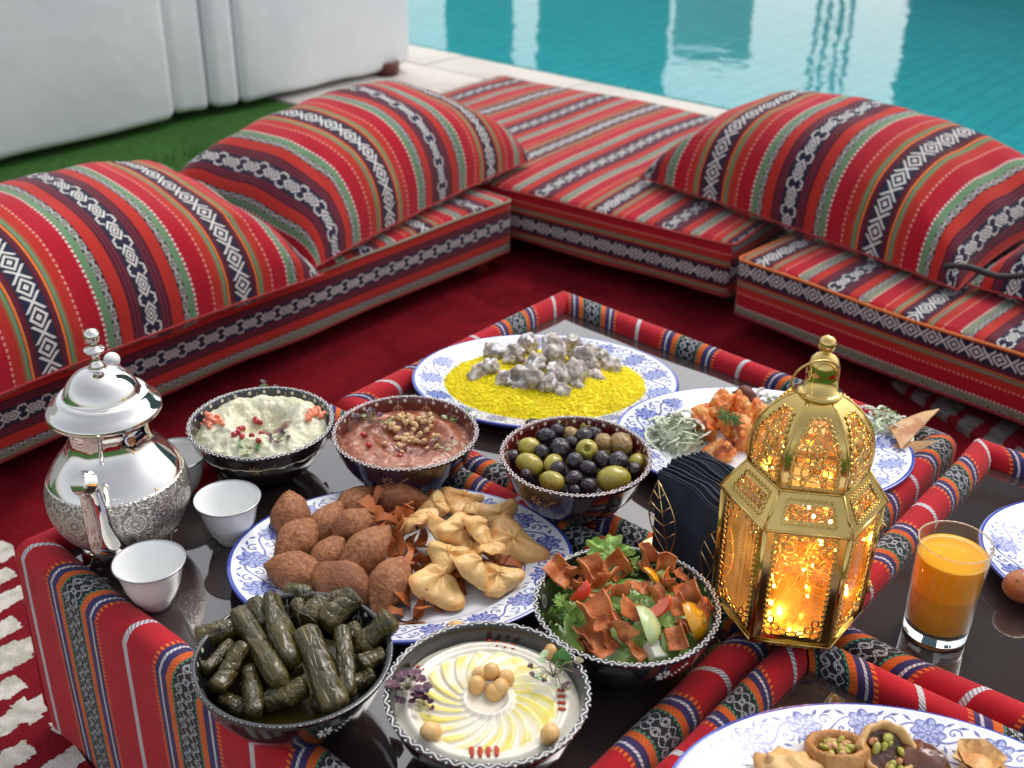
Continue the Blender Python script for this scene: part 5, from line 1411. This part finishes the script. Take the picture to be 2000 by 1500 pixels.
for i, (zx, zy, dz, lab) in enumerate([(925, 645, .004, 'chickpea at the back left of the central group'), (1020, 645, .008, 'topmost chickpea of the central group'), (1148, 672, .004, 'chickpea at the right of the central group'), (890, 740, .004, 'angular chickpea at the front left of the central group'), (1045, 790, .004, 'chickpea at the front of the central group'), (1100, 745, .002, 'chickpea tucked under the right side of the central group'),
     (715, 262, .006, 'single chickpea at the far left rim of the hummus'), (1560, 455, .006, 'single orange chickpea at the far right rim, by the green leaf'), (500, 1148, .005, 'single chickpea at the near left rim of the hummus'), (1525, 1172, .005, 'single chickpea at the near right rim of the hummus')]):
    put('chickpea', CH[i % 3], on(fh, BHU, *z2p(zx, zy, 730, 1180, 4.444), dz, .05), (RN.uniform(0, 6), RN.uniform(0, 6), RN.uniform(0, 6)), 1.0 if i < 6 else 1.08, lab, 'chickpea')
M_pap = mat('paprika', (.50, .05, .02), (.36, .03, .012), 200, rough=.7, bump=.5)
for (zx, zy, n, dx, dy, lx, ly, lab) in ((1000, 330, 4, 68, 13, 6, 30, 'far'), (405, 560, 3, -22, 48, 55, 30, 'left'), (1625, 750, 4, 3, 55, 60, 8, 'right'), (850, 1295, 4, 72, -3, 6, 85, 'near')):
    t = thing('paprika_marks', 'row of short red paprika marks at the %s side of the hummus' % lab, 'spice', on(fh, BHU, *z2p(zx+dx*(n-1)/2, zy+dy*(n-1)/2, 730, 1180, 4.444), 0, .05))
    for k in range(n):
        A = on(fh, BHU, *z2p(zx+dx*k-lx/2, zy+dy*k-ly/2, 730, 1180, 4.444), .0007, .05)-t.location; B = on(fh, BHU, *z2p(zx+dx*k+lx/2, zy+dy*k+ly/2, 730, 1180, 4.444), .0007, .05)-t.location
        mb = MB(); tube(mb, [A, A.lerp(B, .3)+Vector((.0003, 0, 0)), A.lerp(B, .6), B], [.0016, .0021, .0018, .0012], 8, flat=.4)
        for q in range(14): pq = A.lerp(B, RN.random())+Vector((RN.gauss(0, .0016), RN.gauss(0, .0016), .0004)); blob(mb, lambda v: pq+v*.0004, 1)
        mb.build('paprika_dab', M_pap, t)
sprig('dark purple micro herb cluster at the left rim of the hummus', on(fh, BHU, *z2p(295, 760, 730, 1180, 4.444), .001, .05), 13, .015, [M_lpurple], 21, .008, .0042, .7)
sprig('small brown-purple herb tuft below the purple cluster on the hummus', on(fh, BHU, *z2p(435, 895, 730, 1180, 4.444), .001, .05), 6, .008, [M_lpurple, M_stem], 22, .005, .003, .6)
t = sprig('sprig with dark leaves and stems at the right of the hummus', on(fh, BHU, *z2p(1560, 650, 730, 1180, 4.444), .001, .05), 15, .022, [M_lpurple, M_lpurple, M_stem, M_lpale], 23, .006, .003, .6)
t = thing('green_leaf', 'one round bright green leaf standing by the orange chickpea on the hummus', 'leaf', on(fh, BHU, *z2p(1620, 590, 730, 1180, 4.444), .004, .05))
mb = MB(); leafmesh(mb, Vector((0, 0, 0)), Vector((.1, .55, 1)), Vector((0, -1, .4)), .018, .0085); mb.build('blade', M_lgreen, t)
mb = MB(); tube(mb, [Vector((0, 0, -.003)), Vector((.001, .005, .009)), Vector((.002, .010, .016))], .0006, 5); mb.build('stem', M_lpale, t)
# --- stuffed vine leaves
def vine_mat():
    b = NB('stuffed_vine_leaf'); n = b.noise(1.6, 4, rnd=True)
    c = b.mix(n.ss(.38, .62), (.034, .029, .006), (.080, .060, .011)); c = b.mix(b.noise(1.1, 2, rnd=True).ss(.5, .68)*.7, c, (.028, .027, .011)); c = b.mix(b.noise(2.5, 2, rnd=True, dist=.6).near(.5, .010)*.5, c, (.16, .13, .05))
    b.color(c); b.set(rough=.22, spec=.5, coat=.12, coatr=.08); b.bump(b.vor(2.2, 'DISTANCE_TO_EDGE').ss(.0, .12)*.5+b.noise(1.8, 2, rnd=True), .45, .002); return b.m
M_vine = vine_mat()
def vine_mesh(seed):
    mb = MB(); r = random.Random(seed); n = 64; m = 56; ph = r.uniform(0, 6); cr0 = r.uniform(-.6, -.1); cr1 = r.uniform(.1, .6)
    def fn(a, b):
        x = (2*b-1); th = a*2*pi; e = (1-abs(x)**14)**.5; R = e*(1-.09*exp(-((x-cr0-.25*sin(th))/.05)**2)-.08*exp(-((x-cr1+.2*cos(th))/.04)**2))*(.90+.10*cos(2*(th-ph)))*(1+.07*sin(x*4+ph))*(1+.16*max(0, cos(th-1.2-x*1.3))**6)
        d = fbm(Vector((x*1.6, cos(th)*1.1, sin(th)*1.1+seed*4)), 3)*.13+.012*sin(x*9+2*sin(th+ph))*e
        fold = .15*(((th+x*1.1+.25*sin(x*5+ph)+ph) % (2*pi))/(2*pi)-.5)+.05*max(0, abs(x)-.75)*4*sin(th*3+ph)
        R = R*(1+d*.8+fold*e-.012*abs(mnoise.noise(Vector((x*7, cos(th)*2.4, sin(th)*2.4+seed*9))))*2+.0*mnoise.noise(Vector((x*16, cos(th)*7, sin(th)*7)))); return Vector((x*1.0, R*cos(th), R*sin(th)*.84))
    grid(mb, fn, n, m, closed_u=True); return mb.mesh('stuffed_vine_leaf', M_vine)
VM = [vine_mesh(i) for i in range(6)]
SC4 = (340, 1120, 3.948)
def between(name, me, A, B, r, label, cat, group, roll=0):
    d = B-A; L = d.length; q = d.to_track_quat('X', 'Z'); o = link(name, me, None, (A+B)/2, None, (L/2, r, r)); o.rotation_euler = (q @ Matrix.Rotation(roll, 3, 'X').to_quaternion()).to_euler(); return tag(o, label, cat, group)
k = 0
for (x1, y1, x2, y2, r, z1, z2, lab) in [
    (490, 300, 830, 850, 92, .074, .070, 'long glossy vine leaf roll running down from the upper left of the pile'),
    (740, 190, 910, 690, 100, .080, .074, 'dark wrinkled vine leaf roll left of the centre'),
    (1010, 430, 1250, 1050, 98, .082, .064, 'longest olive-green vine leaf roll, in the centre front'),
    (1300, 420, 1340, 940, 78, .078, .064, 'pale-veined vine leaf roll right of the centre'),
    (1030, 370, 1150, 210, 98, .074, .080, 'stubby vine leaf roll seen end-on at the top centre'),
    (1160, 400, 1390, 170, 92, .072, .082, 'glossy vine leaf roll at the top right, with oil highlights'),
    (1430, 560, 1680, 340, 95, .062, .084, 'vine leaf roll sticking out over the right rim'),
    (180, 500, 470, 420, 80, .070, .068, 'crinkled vine leaf roll at the far left rim'),
    (310, 900, 540, 560, 95, .056, .070, 'olive vine leaf roll leaning at the left'),
    (590, 730, 615, 1080, 78, .060, .058, 'short vine leaf roll standing near the front left'),
    (700, 1000, 1010, 860, 98, .052, .064, 'vine leaf roll lying across the front'),
    (1420, 690, 1610, 620, 76, .062, .062, 'small vine leaf roll showing its cut end at the right'),
    (1390, 860, 1540, 790, 72, .055, .058, 'small vine leaf roll low at the right front'),
    (860, 150, 1050, 170, 74, .070, .070, 'vine leaf roll at the very back'),
    (230, 760, 440, 540, 62, .062, .064, 'thin vine leaf roll wedged at the left'),
    (1180, 210, 1320, 170, 60, .068, .070, 'small vine leaf roll at the back right'),
    (1370, 400, 1440, 600, 66, .068, .062, 'vine leaf roll behind the one over the right rim'),
    (600, 220, 690, 420, 74, .072, .068, 'vine leaf roll at the upper left behind the glossy one'),
    (950, 230, 1010, 400, 66, .070, .066, 'narrow vine leaf roll between the dark one and the stubby one'),
    (380, 960, 560, 1060, 78, .046, .044, 'vine leaf roll deep at the near left'),
    (1080, 980, 1290, 1000, 74, .048, .050, 'vine leaf roll at the near rim under the longest one'),
    (700, 620, 960, 780, 85, .050, .050, 'vine leaf roll in the shadow at the heart of the pile'),
    (1150, 640, 1300, 900, 75, .052, .048, 'vine leaf roll hidden between the two centre ones'),
    (300, 620, 520, 420, 80, .050, .054, 'vine leaf roll under the crinkled one at the left')]:
    A = at(*z2p(x1, y1, *SC4), T+z1-.004); B = at(*z2p(x2, y2, *SC4), T+z2-.004); r_ = r/3.948*(A-V3((0, 0, CAMZ))).length/CF*1.0
    r_ *= 1.08; e = (B-A).normalized()*r_*.15
    between('stuffed_vine_leaf', VM[k % 6], A-e, B+e, r_, lab, 'vine leaf', 'stuffed vine leaves in the black bowl', RN.uniform(0, 6)); k += 1
def filler(label, c, z, R, m, name='filling', amp=.004):
    mb = MB(); grid(mb, lambda a, b: Vector((R*b*cos(a*2*pi), R*b*sin(a*2*pi), amp*fbm(Vector((b*5*cos(a*6.28), b*5*sin(a*6.28), R*99)))*b)), 40, 8, closed_u=True)
    return tag(mb.build(name, m, loc=(c.x, c.y, T+z)), label, 'filling')
filler('dark oily layer of vine leaves at the bottom of the bowl', BD, .036, .062, M_vine, 'vine_leaf_bed')

# --- olives
M_ogr = mat('green_olive', (.34, .28, .035), (.44, .38, .06), 1.5, rough=.24, coat=.3, dark=(.30, .20, .04), dscale=1.6, sss=.08, sssr=.003)
M_otan = mat('tan_olive', (.33, .20, .06), (.26, .15, .05), 1.5, rough=.3, coat=.3, bump=.6, bscale=4, bdist=.002)
M_obl = mat('black_olive', (.016, .013, .018), (.035, .022, .032), 2, rough=.30, coat=.15)
def olive_mesh(seed, m, wr=0, pit=False, L=1.22):
    mb = MB(); r = random.Random(seed)
    def fn(v):
        q = Vector((v.x*L, v.y, v.z)); s = 1
        if wr: s += wr*(abs(mnoise.noise(v*2.6+Vector((seed*3, 0, 0))))*-1.1+.15+.35*mnoise.noise(v*5+Vector((seed, 0, 0))))
        if pit:
            d = hypot(v.y, v.z)
            if v.x > 0 and d < .34: q.x -= .55*(1-(d/.34)**3)
        return q*s
    blob(mb, fn, 4 if (wr or pit) else 3); return mb.mesh('olive', m)
OG = [olive_mesh(i, M_ogr, L=1.15+.1*i) for i in range(3)]; OP = olive_mesh(9, M_ogr, pit=True, L=1.1); OT = [olive_mesh(12+i, M_otan, wr=.12) for i in range(2)]; OB = [olive_mesh(20+i, M_obl, wr=.20, L=1.18) for i in range(5)]
SC7 = (950, 780, 5.714)
def olive(me, zx, zy, r, z, label, group, rot=None, name='olive'):
    px, py = z2p(zx, zy, *SC7); p = at(px, py, T+.012+z); rr = r/5.714*(p-V3((0, 0, CAMZ))).length/CF
    put(name, me, p, rot or (RN.uniform(0, 6), RN.uniform(-.4, .4), RN.uniform(0, 6)), rr*1.02, label, 'olive', group)
G = 'green olives in the mixed olives'; B_ = 'black olives in the mixed olives'
look = lambda zx, zy: None
for i, (zx, zy, r, z, me, lab) in enumerate([(475, 535, 112, .064, OG[0], 'round green olive at the upper left'), (480, 725, 122, .060, OG[2], 'long green olive at the left front'), (745, 715, 100, .062, OG[1], 'green olive left of centre with a stem scar'), (730, 915, 118, .056, OG[2], 'pale green olive against the front rim'),
        (1120, 565, 122, .070, OP, 'pitted green olive in the centre, its hole facing us'), (1112, 300, 86, .062, OP, 'small pitted green olive at the far side'), (1690, 705, 104, .056, OG[1], 'green olive at the right rim behind a black one'), (1420, 895, 155, .056, OG[1], 'largest green olive, at the right front rim'), (1310, 490, 108, .064, OT[0], 'tan split olive right of centre'), (1500, 500, 126, .066, OT[1], 'large tan cracked olive at the right'), (1480, 400, 110, .058, OT[0], 'tan olive behind the cracked one'), (390, 430, 80, .056, OT[1], 'small tan olive at the far left rim'), (945, 400, 92, .060, OT[1], 'tan olive in the middle of the back'), (1330, 590, 60, .058, OT[0], 'tiny tan olive below the split one')]):
    rot = None
    if me is OP: rot = (0, radians(-38), radians(-92)) if i == 4 else (0, radians(-55), radians(-80))
    elif me in OG: rot = (0, RN.uniform(-.2, .2), radians([10, -25, 60, -40][i % 4]))
    if i == 7: rot = (0, 0, radians(10))
    olive(me, zx, zy, r, z, lab, G if me in OG or me is OP else None, rot)
for i, (zx, zy, r, z) in enumerate([(530, 310, 100, .062), (790, 350, 84, .064), (665, 410, 92, .066), (820, 545, 112, .068), (620, 585, 84, .066), (300, 515, 74, .058), (290, 645, 84, .056), (442, 835, 60, .064), (800, 765, 78, .066), (990, 690, 100, .066), (1130, 765, 88, .064), (1290, 665, 92, .068), (1470, 690, 112, .066), (1090, 415, 98, .066), (1200, 390, 84, .064), (1340, 340, 80, .060), (1735, 575, 74, .056), (1650, 775, 76, .062), (975, 885, 90, .060), (1140, 965, 86, .056), (985, 1010, 70, .052), (885, 805, 60, .058), (945, 480, 72, .064), (920, 340, 56, .060), (1600, 430, 70, .058), (1230, 810, 70, .056), (580, 850, 60, .048), (1560, 830, 80, .050), (1100, 860, 80, .052), (700, 830, 70, .048), (400, 620, 80, .048), (1250, 560, 80, .050), (1620, 640, 90, .048)]):
    olive(OB[i % 5], zx, zy, r, z, 'wrinkled black olive, '+place(zx, zy, 1000, 620, 720, 370)+' of the olive bowl', B_)
filler('dark olives and brine deep in the olive bowl', BO, .014+.036, .066, M_obl, 'olive_bed')

# --- bread salad
M_chip = mat('salad_bread_chip', (.56, .19, .055), (.44, .12, .035), 1.2, rough=.45, bump=.5, bscale=6, bdist=.0015, dark=(.30, .07, .025), dscale=1, spec=.4)
def chip_mesh(seed, bend=1.2):
    r = random.Random(seed); mb = MB(); kx = r.uniform(.4, 1.1)*bend; ky = r.uniform(-.5, .5); ph = r.uniform(0, 6); n = 16; jag = [r.uniform(-.12, .12) for _ in range(8)]
    def base(u, v):
        x, y = (2*u-1)*(1+jag[0]*(2*v-1)+jag[1]), (2*v-1)*(1+jag[2]*(2*u-1)+jag[3]); z = kx*.5*(x*x)*1.0+ky*x*y*.6+.20*sin(x*3+ph)+.12*sin(y*4+ph*2); return Vector((x*(1-.12*kx*x*x), y, z-.2))
    def nrm(u, v):
        e = .02; return (base(u+e, v)-base(u-e, v)).cross(base(u, v+e)-base(u, v-e)).normalized()
    ring = []
    for sg in (-1, 1): grid(mb, lambda u, v: base(u, v)+nrm(u, v)*.055*sg, n, n)
    for (f) in (lambda s: (s, 0), lambda s: (1, s), lambda s: (1-s, 1), lambda s: (0, 1-s)):
        grid(mb, lambda s, w: base(*f(s))+nrm(*f(s))*.055*(2*w-1), n, 1)
    return mb.mesh('bread_chip', M_chip)
CP_ = [chip_mesh(i, 1.0+.35*(i % 4)) for i in range(8)]
SC6 = (1020, 1020, 4.546)
k = 0
for (zx, zy, s, z, rx, ry, rz) in [(330, 440, 120, .070, .7, -.3, .4), (470, 430, 90, .066, .3, .6, 1.2), (590, 420, 110, .072, .9, .2, .2), (720, 520, 140, .080, .3, .9, 2.0), (640, 620, 120, .078, -.4, .3, .6), (830, 400, 120, .070, .7, -.5, 0), (870, 620, 90, .074, .2, 1.2, 1.6), (1090, 290, 100, .080, 1.3, .1, .4), (1100, 410, 70, .070, .4, .2, .2), (1275, 360, 85, .078, 1.4, .2, -.5), (640, 820, 150, .076, .35, .1, -.1), (950, 780, 105, .074, .3, .5, -.5), (1050, 570, 80, .074, .3, -.2, 1.0), (1300, 540, 85, .074, 1.2, .2, 1.4), (1380, 740, 95, .072, .5, -.4, -.3), (1480, 640, 120, .074, .9, -.5, -.5), (1620, 770, 80, .070, 1.1, -.5, .2), (600, 1000, 120, .064, .2, .2, .1), (850, 960, 110, .068, 1.1, .6, 1.3), (700, 1110, 120, .058, .2, -.1, .1), (1020, 1130, 90, .056, .4, .2, .4), (1160, 990, 65, .064, 1.1, .3, 1.1), (1370, 1030, 105, .062, .6, -.4, -.5), (1420, 920, 75, .064, .7, .3, .8), (1400, 470, 60, .068, .4, .2, .3), (540, 560, 80, .066, .3, .6, .6), (1180, 640, 80, .070, .5, .5, .2), (420, 560, 80, .060, .2, .3, .3), (780, 1040, 90, .060, .9, .2, .4), (560, 1080, 90, .056, .4, .2, 0)]:
    p = at(*z2p(zx, zy, *SC6), T+z); r_ = s/4.546*(p-V3((0, 0, CAMZ))).length/CF*1.02
    put('bread_chip', CP_[k % 8], p, (rx, ry, rz+radians(30)), r_, 'curled fried bread square '+place(zx, zy, 930, 700, 720, 460)+' in the salad', 'bread chip', 'fried bread chips on the salad'); k += 1
def lett_mat(name, a, c2):
    b = NB(name); n = b.noise(1.6, 3, rnd=True); c = b.mix(n.ss(.35, .65), a, c2); c = b.mix(b.vor(3, 'DISTANCE_TO_EDGE').ss(.07, .01)*.45, c, (.45, .60, .28)); b.color(c); b.set(rough=.35, sss=.1, sssr=.003, coat=.15); b.bump(b.noise(5, 4), .8, .003); return b.m
M_let = lett_mat('lettuce', (.20, .40, .055), (.33, .52, .12)); M_letd = lett_mat('lettuce_dark', (.04, .15, .02), (.09, .25, .04)); M_letp = lett_mat('lettuce_pale', (.50, .60, .20), (.60, .68, .33))
def lettuce_mesh(seed, m):
    mb = MB(); r = random.Random(seed); ph = r.uniform(0, 6)
    def fn(a, b):
        th = a*2*pi; R = b*(1+.14*sin(th*5+ph)*b+.10*sin(th*11+ph*2)*b); x, y = R*cos(th), R*sin(th)*.75; z = .35*x*x+.18*sin(th*7+ph)*b**2+.10*sin(th*13)*b**3+.12*fbm(Vector((x*3, y*3, seed))); return Vector((x, y, z))
    grid(mb, fn, 72, 14, closed_u=True); grid(mb, lambda a, b: fn(a, b)-Vector((0, 0, .03)), 72, 14, closed_u=True); return mb.mesh('lettuce_leaf', m)
for i, (zx, zy, s, z, rx, ry, rz, m, lab) in enumerate([(760, 265, 195, .076, .75, 0, .05, M_let, 'large frilly lettuce leaf at the back of the salad'), (1000, 365, 80, .074, .7, .3, .8, M_let, 'small frilly lettuce piece right of the large leaf'), (420, 800, 130, .066, .9, .7, 1.3, M_let, 'upright light green lettuce leaf at the left of the salad'), (270, 860, 140, .058, .7, .9, 2.0, M_letd, 'dark green lettuce leaf against the left inner rim'), (1285, 885, 90, .066, .4, .2, .2, M_let, 'crumpled lettuce piece below the pink tomato wedge'), (1570, 870, 85, .064, .8, -.5, -.6, M_letp, 'pale yellow-green lettuce tip at the right rim'), (1150, 590, 95, .066, .3, .2, .4, M_letp, 'pale lettuce rib in the middle of the salad'), (950, 560, 70, .066, .9, .9, 1.4, M_letp, 'thin pale lettuce sliver beside the folded bread'), (900, 890, 80, .060, .3, .2, .4, M_letd, 'green lettuce shred left of the cucumber'), (1180, 1060, 100, .052, .2, .2, .2, M_letd, 'dark lettuce piece near the front rim'), (790, 740, 90, .066, .3, .2, .3, M_let, 'lettuce shred under the middle bread chip'), (1240, 520, 90, .070, 1.2, .5, 1.5, M_letp, 'narrow upright lettuce sliver behind the tomato wedge')]):
    p = at(*z2p(zx, zy, *SC6), T+z); r_ = s/4.546*(p-V3((0, 0, CAMZ))).length/CF
    put('lettuce_leaf', lettuce_mesh(60+i, m), p, (rx, ry, rz), r_, lab, 'lettuce')
def wedge_mesh(name, m, m2):
    mb = MB(); n = 14
    def outer(a, b): th = (a-.5)*1.5; ph = (b-.5)*pi; return Vector((cos(ph)*sin(th)*.95, sin(ph)*1.2, cos(ph)*cos(th)))
    grid(mb, outer, n, n, mi=0)
    for sg in (0, 1): grid(mb, lambda a, b: Vector(outer(sg, b))*(1-a)+Vector((0, sin((b-.5)*pi)*1.2*.9, .12*cos((b-.5)*pi)))*a, 6, n, mi=1)
    return mb.mesh(name, [m, m2])
for i, (zx, zy, s, z) in enumerate([(330, 700, 80, .056), (470, 740, 75, .060), (560, 700, 70, .062), (820, 860, 75, .058), (930, 980, 70, .054), (1100, 800, 80, .062), (1230, 960, 80, .058), (1330, 930, 70, .058), (1480, 760, 70, .062), (1550, 950, 80, .054), (500, 930, 80, .054), (820, 470, 80, .064), (960, 430, 70, .066), (1350, 620, 70, .062), (1250, 430, 70, .062), (430, 620, 70, .058), (1450, 1020, 70, .050), (1010, 700, 75, .064), (1250, 1040, 60, .054)]):
    p = at(*z2p(zx, zy, *SC6), T+z); r_ = s/4.546*(p-V3((0, 0, CAMZ))).length/CF
    put('lettuce_leaf', lettuce_mesh(90+i, (M_let, M_letp, M_let, M_letd)[i % 4]), p, (RN.uniform(.2, 1.1), RN.uniform(-.6, .6), RN.uniform(0, 6)), r_, 'small torn lettuce scrap '+place(zx, zy, 930, 700, 720, 460)+' under the bread', 'lettuce', 'torn lettuce scraps in the salad')
M_tskin = mat('tomato_skin', (.60, .035, .015), (.66, .07, .02), 30, rough=.18, coat=.4, sss=.1, sssr=.004); M_tflesh = mat('tomato_flesh', (.78, .22, .15), (.72, .13, .08), 60, rough=.3, sss=.25, sssr=.006, bump=.3)
WG = wedge_mesh('tomato_wedge', M_tskin, M_tflesh)
for (zx, zy, s, rot, lab) in ((1185, 715, 130, (2.3, .3, 1.2), 'pink tomato wedge right of the salad centre'), (505, 585, 125, (1.9, .4, .2), 'red tomato wedge at the left between bread chips'), (1600, 700, 40, (1, 1, 1), 'sliver of tomato at the right rim')):
    p = at(*z2p(zx, zy, *SC6), T+.082); r_ = s/4.546*(p-V3((0, 0, CAMZ))).length/CF*.95; put('tomato_wedge', WG, p, rot, r_, lab, 'tomato')
M_cuc = mat('cucumber_flesh', (.45, .56, .24), (.55, .64, .32), 40, rough=.25, sss=.2, sssr=.005, coat=.2); M_cucs = mat('cucumber_skin', (.06, .20, .03), rough=.3)
CW = wedge_mesh('cucumber_piece', M_cuc, M_cuc)
put('cucumber_piece', CW, at(*z2p(1065, 935, *SC6), T+.064), (.2, .5, .3), (.018, .018, .016), 'pale green cucumber chunk at the front centre of the salad', 'cucumber')
M_yel = mat('yellow_pepper', (.78, .38, .010), (.72, .30, .008), 30, rough=.2, coat=.4); YP = wedge_mesh('pepper_piece', M_yel, M_yel)
put('pepper_piece', YP, at(*z2p(1150, 535, *SC6), T+.070), (1.0, .2, 1.5), (.012, .014, .008), 'yellow pepper piece at the back of the salad', 'pepper')
put('pepper_piece', YP, at(*z2p(1490, 890, *SC6), T+.060), (.7, .2, .6), (.018, .016, .014), 'yellow-orange pepper piece at the right of the salad', 'pepper')
M_gp = mat('green_pepper', (.13, .24, .03), (.20, .30, .06), 30, rough=.2, coat=.4); GP = wedge_mesh('pepper_piece', M_gp, M_gp)
put('pepper_piece', GP, at(*z2p(1285, 1100, *SC6), T+.052), (.7, .2, .3), (.014, .013, .009), 'olive-green pepper piece at the near right rim of the salad', 'pepper')
dm = MB(); rbox(dm, 2, 2, 1.3, .25, lambda p, n: (0, 0), 2, 2, z0=-.65)
put('radish_cube', dm.mesh('radish_cube', mat('white_radish', (.72, .74, .60), rough=.3, sss=.2)), at(*z2p(1190, 1145, *SC6), T+.052), (.4, .3, .5), .0088, 'white radish cube at the near rim of the salad', 'radish')
filler('shredded lettuce base under the bread salad', BS, .044, .070, M_let, 'lettuce_bed', .014)

# --- sweet pastries bottom right
M_filo = mat('pale_filo', (.74, .47, .20), (.66, .38, .14), 50, rough=.5, bump=.7, bscale=140, bdist=.003, dark=(.55, .25, .08), dscale=30)
M_kad = mat('shredded_nest', (.52, .25, .075), (.42, .18, .05), 80, rough=.5, bump=.9, bscale=350, bdist=.002)
M_pist = mat('pistachio', (.36, .37, .05), (.46, .42, .12), 60, rough=.4); M_cash = mat('cashew', (.60, .36, .17), (.45, .18, .09), 60, rough=.4); M_syr = mat('dark_syrup_filling', (.07, .022, .012), (.12, .04, .02), 80, rough=.25, coat=.4, bump=.5)
M_date = mat('glazed_date', (.10, .030, .015), (.17, .055, .025), 40, rough=.22, coat=.5, bump=.4, bscale=90)
def bp2(zx, zy, z): return at(1280+zx/2.778, 1362+zy/2.778, T+.0205+z)
# filo parcel at the left
p = bp2(720, 400, .020); mb = MB()
blob(mb, lambda v: Vector((v.x*.026, v.y*.017, v.z*.014))*(1+.28*fbm(v*2.1+Vector((4, 0, 0)))+.10*sin(v.x*9+v.y*4)), 4)
put('filo_pastry', mb.mesh('filo_pastry', M_filo), p, (0, 0, -.1), 1, 'pale crumpled filo pastry at the left of the sweets', 'pastry')
for q in range(4):
    pass
def nest(label, c, R, H, tiltx, tilty, m, wall=.25, nuts=14, ridge=0):
    t = thing('nut_basket', label, 'pastry', c); t.rotation_euler = (tiltx, tilty, 0)
    mb = MB(); wf = lambda th, k: 1+.03*sin(th*9)+(.05*sin(th*26) if ridge else .015*sin(th*15))
    lathe(mb, [(0, 0), (R*.8, 0), (R*.95, H*.15), (R*1.02, H*.6), (R, H*.95), (R*.94, H*1.02), (R*(1-wall*.6), H*1.0), (R*(1-wall), H*.85), (R*(1-wall)*.95, H*.45), (0, H*.42)], 56, rf=wf, caps=False); mb.build('shell', m, t)
    mb = MB(); grid(mb, lambda a, b: Vector((R*(1-wall)*.98*b*cos(a*6.2832), R*(1-wall)*.98*b*sin(a*6.2832), H*.62+.0012*fbm(Vector((b*5*cos(a*6.28), b*5*sin(a*6.28), 3))))), 24, 8, closed_u=True); mb.build('filling', M_syr, t)
    for k in range(nuts):
        a = RN.uniform(0, 6.28); q = sqrt(RN.random())*R*(1-wall)*.72; s = RN.uniform(.0022, .0042); mb = MB(); blob(mb, lambda v: Vector((v.x*s*1.5, v.y*s, v.z*s*.8))*(1+.15*fbm(v*2)), 2)
        mb.build('nut', RN.choice((M_pist, M_pist, M_cash)), t, loc=(q*cos(a), q*sin(a), H*.72+RN.uniform(0, .002)), rot=(RN.uniform(0, 3), RN.uniform(0, 3), RN.uniform(0, 6)))
nest('round shredded pastry nest packed with chopped pistachios', bp2(985, 385, .012), .0245, .022, -.35, -.05, M_kad, nuts=30, ridge=1)
nest('standing pastry ring filled with whole pistachios and a cashew', bp2(1215, 315, .016), .0225, .024, .55, .05, M_filo, wall=.22, nuts=9)
nest('pastry ring cut off by the bottom edge of the picture', bp2(1260, 450, .008), .022, .020, .1, 0, M_filo, wall=.22, nuts=9)
mb = MB(); blob(mb, lambda v: Vector((v.x*.021, v.y*.017, v.z*.016))*(1+.12*fbm(v*1.8)+.03*sin(v.x*14)), 4)
put('glazed_date_pastry', mb.mesh('glazed_date_pastry', M_date), bp2(1455, 355, .022), (.1, .2, -.4), 1, 'dark glossy glazed date sweet right of the pastry ring', 'sweet')
t = thing('filo_flower', 'pale filo flower pastry with an open centre at the right of the sweets', 'pastry', bp2(1740, 400, .012))
for k in range(6):
    a = k*pi/3; mb = MB(); d = Vector((cos(a), sin(a), .55)); leafmesh(mb, d*.004, d, Vector((0, 0, 1)), .022, .012, cup=.5); leafmesh(mb, d*.004-Vector((0, 0, .0015)), d, Vector((0, 0, 1)), .022, .012, cup=.5); mb.build('filo_petal', M_filo, t)
mb = MB(); blob(mb, lambda v: Vector((v.x*.014, v.y*.013, v.z*.009)), 3); mb.build('centre', M_filo, t, loc=(0, 0, .004))
put('filo_pastry', rock_mesh(77, 'filo_pastry', M_filo, nz=.3), bp2(1870, 430, .012), (.2, .3, .2), .014, 'small pale filo pastry in the bottom right corner', 'pastry')
# right platter
M_croq = mat('orange_croquette', (.42, .13, .03), (.34, .09, .02), 50, rough=.4, coat=.3, bump=.4)
p = at(2002, 1145, T+.022); mb = MB(); blob(mb, lambda v: Vector((v.x*.022, v.y*.018, v.z*.017))*(1+.05*fbm(v*2)), 3)
put('golden_ball', mb.mesh('golden_ball', M_croq), p, (0, 0, 0), 1, 'glazed orange-brown ball on the right platter at the picture edge', 'sweet')
mb = MB(); blob(mb, lambda v: Vector((v.x*.0014, v.y*.0014, v.z*.0034)), 2); put('pine_nut', mb.mesh('pine_nut', M_cash), at(1987, 1134, T+.034), (.1, 0, 0), 1, 'single pine nut stuck on the orange-brown ball', 'nut')
for (px, py, s) in ((577, 1098, .0012), (583, 1100, .0008), (1430, 1478, .0012)):
    mb = MB(); blob(mb, lambda v: v*s, 1); put('crumb', mb.mesh('crumb', M_chip), at(px, py, T+.0085), (0, 0, 0), 1, {577: 'larger brown crumb on the bare left side of the kibbeh platter', 583: 'tiny crumb beside the larger one on the kibbeh platter', 1430: 'tiny crumb on the sweet pastry platter'}[px], 'crumb')
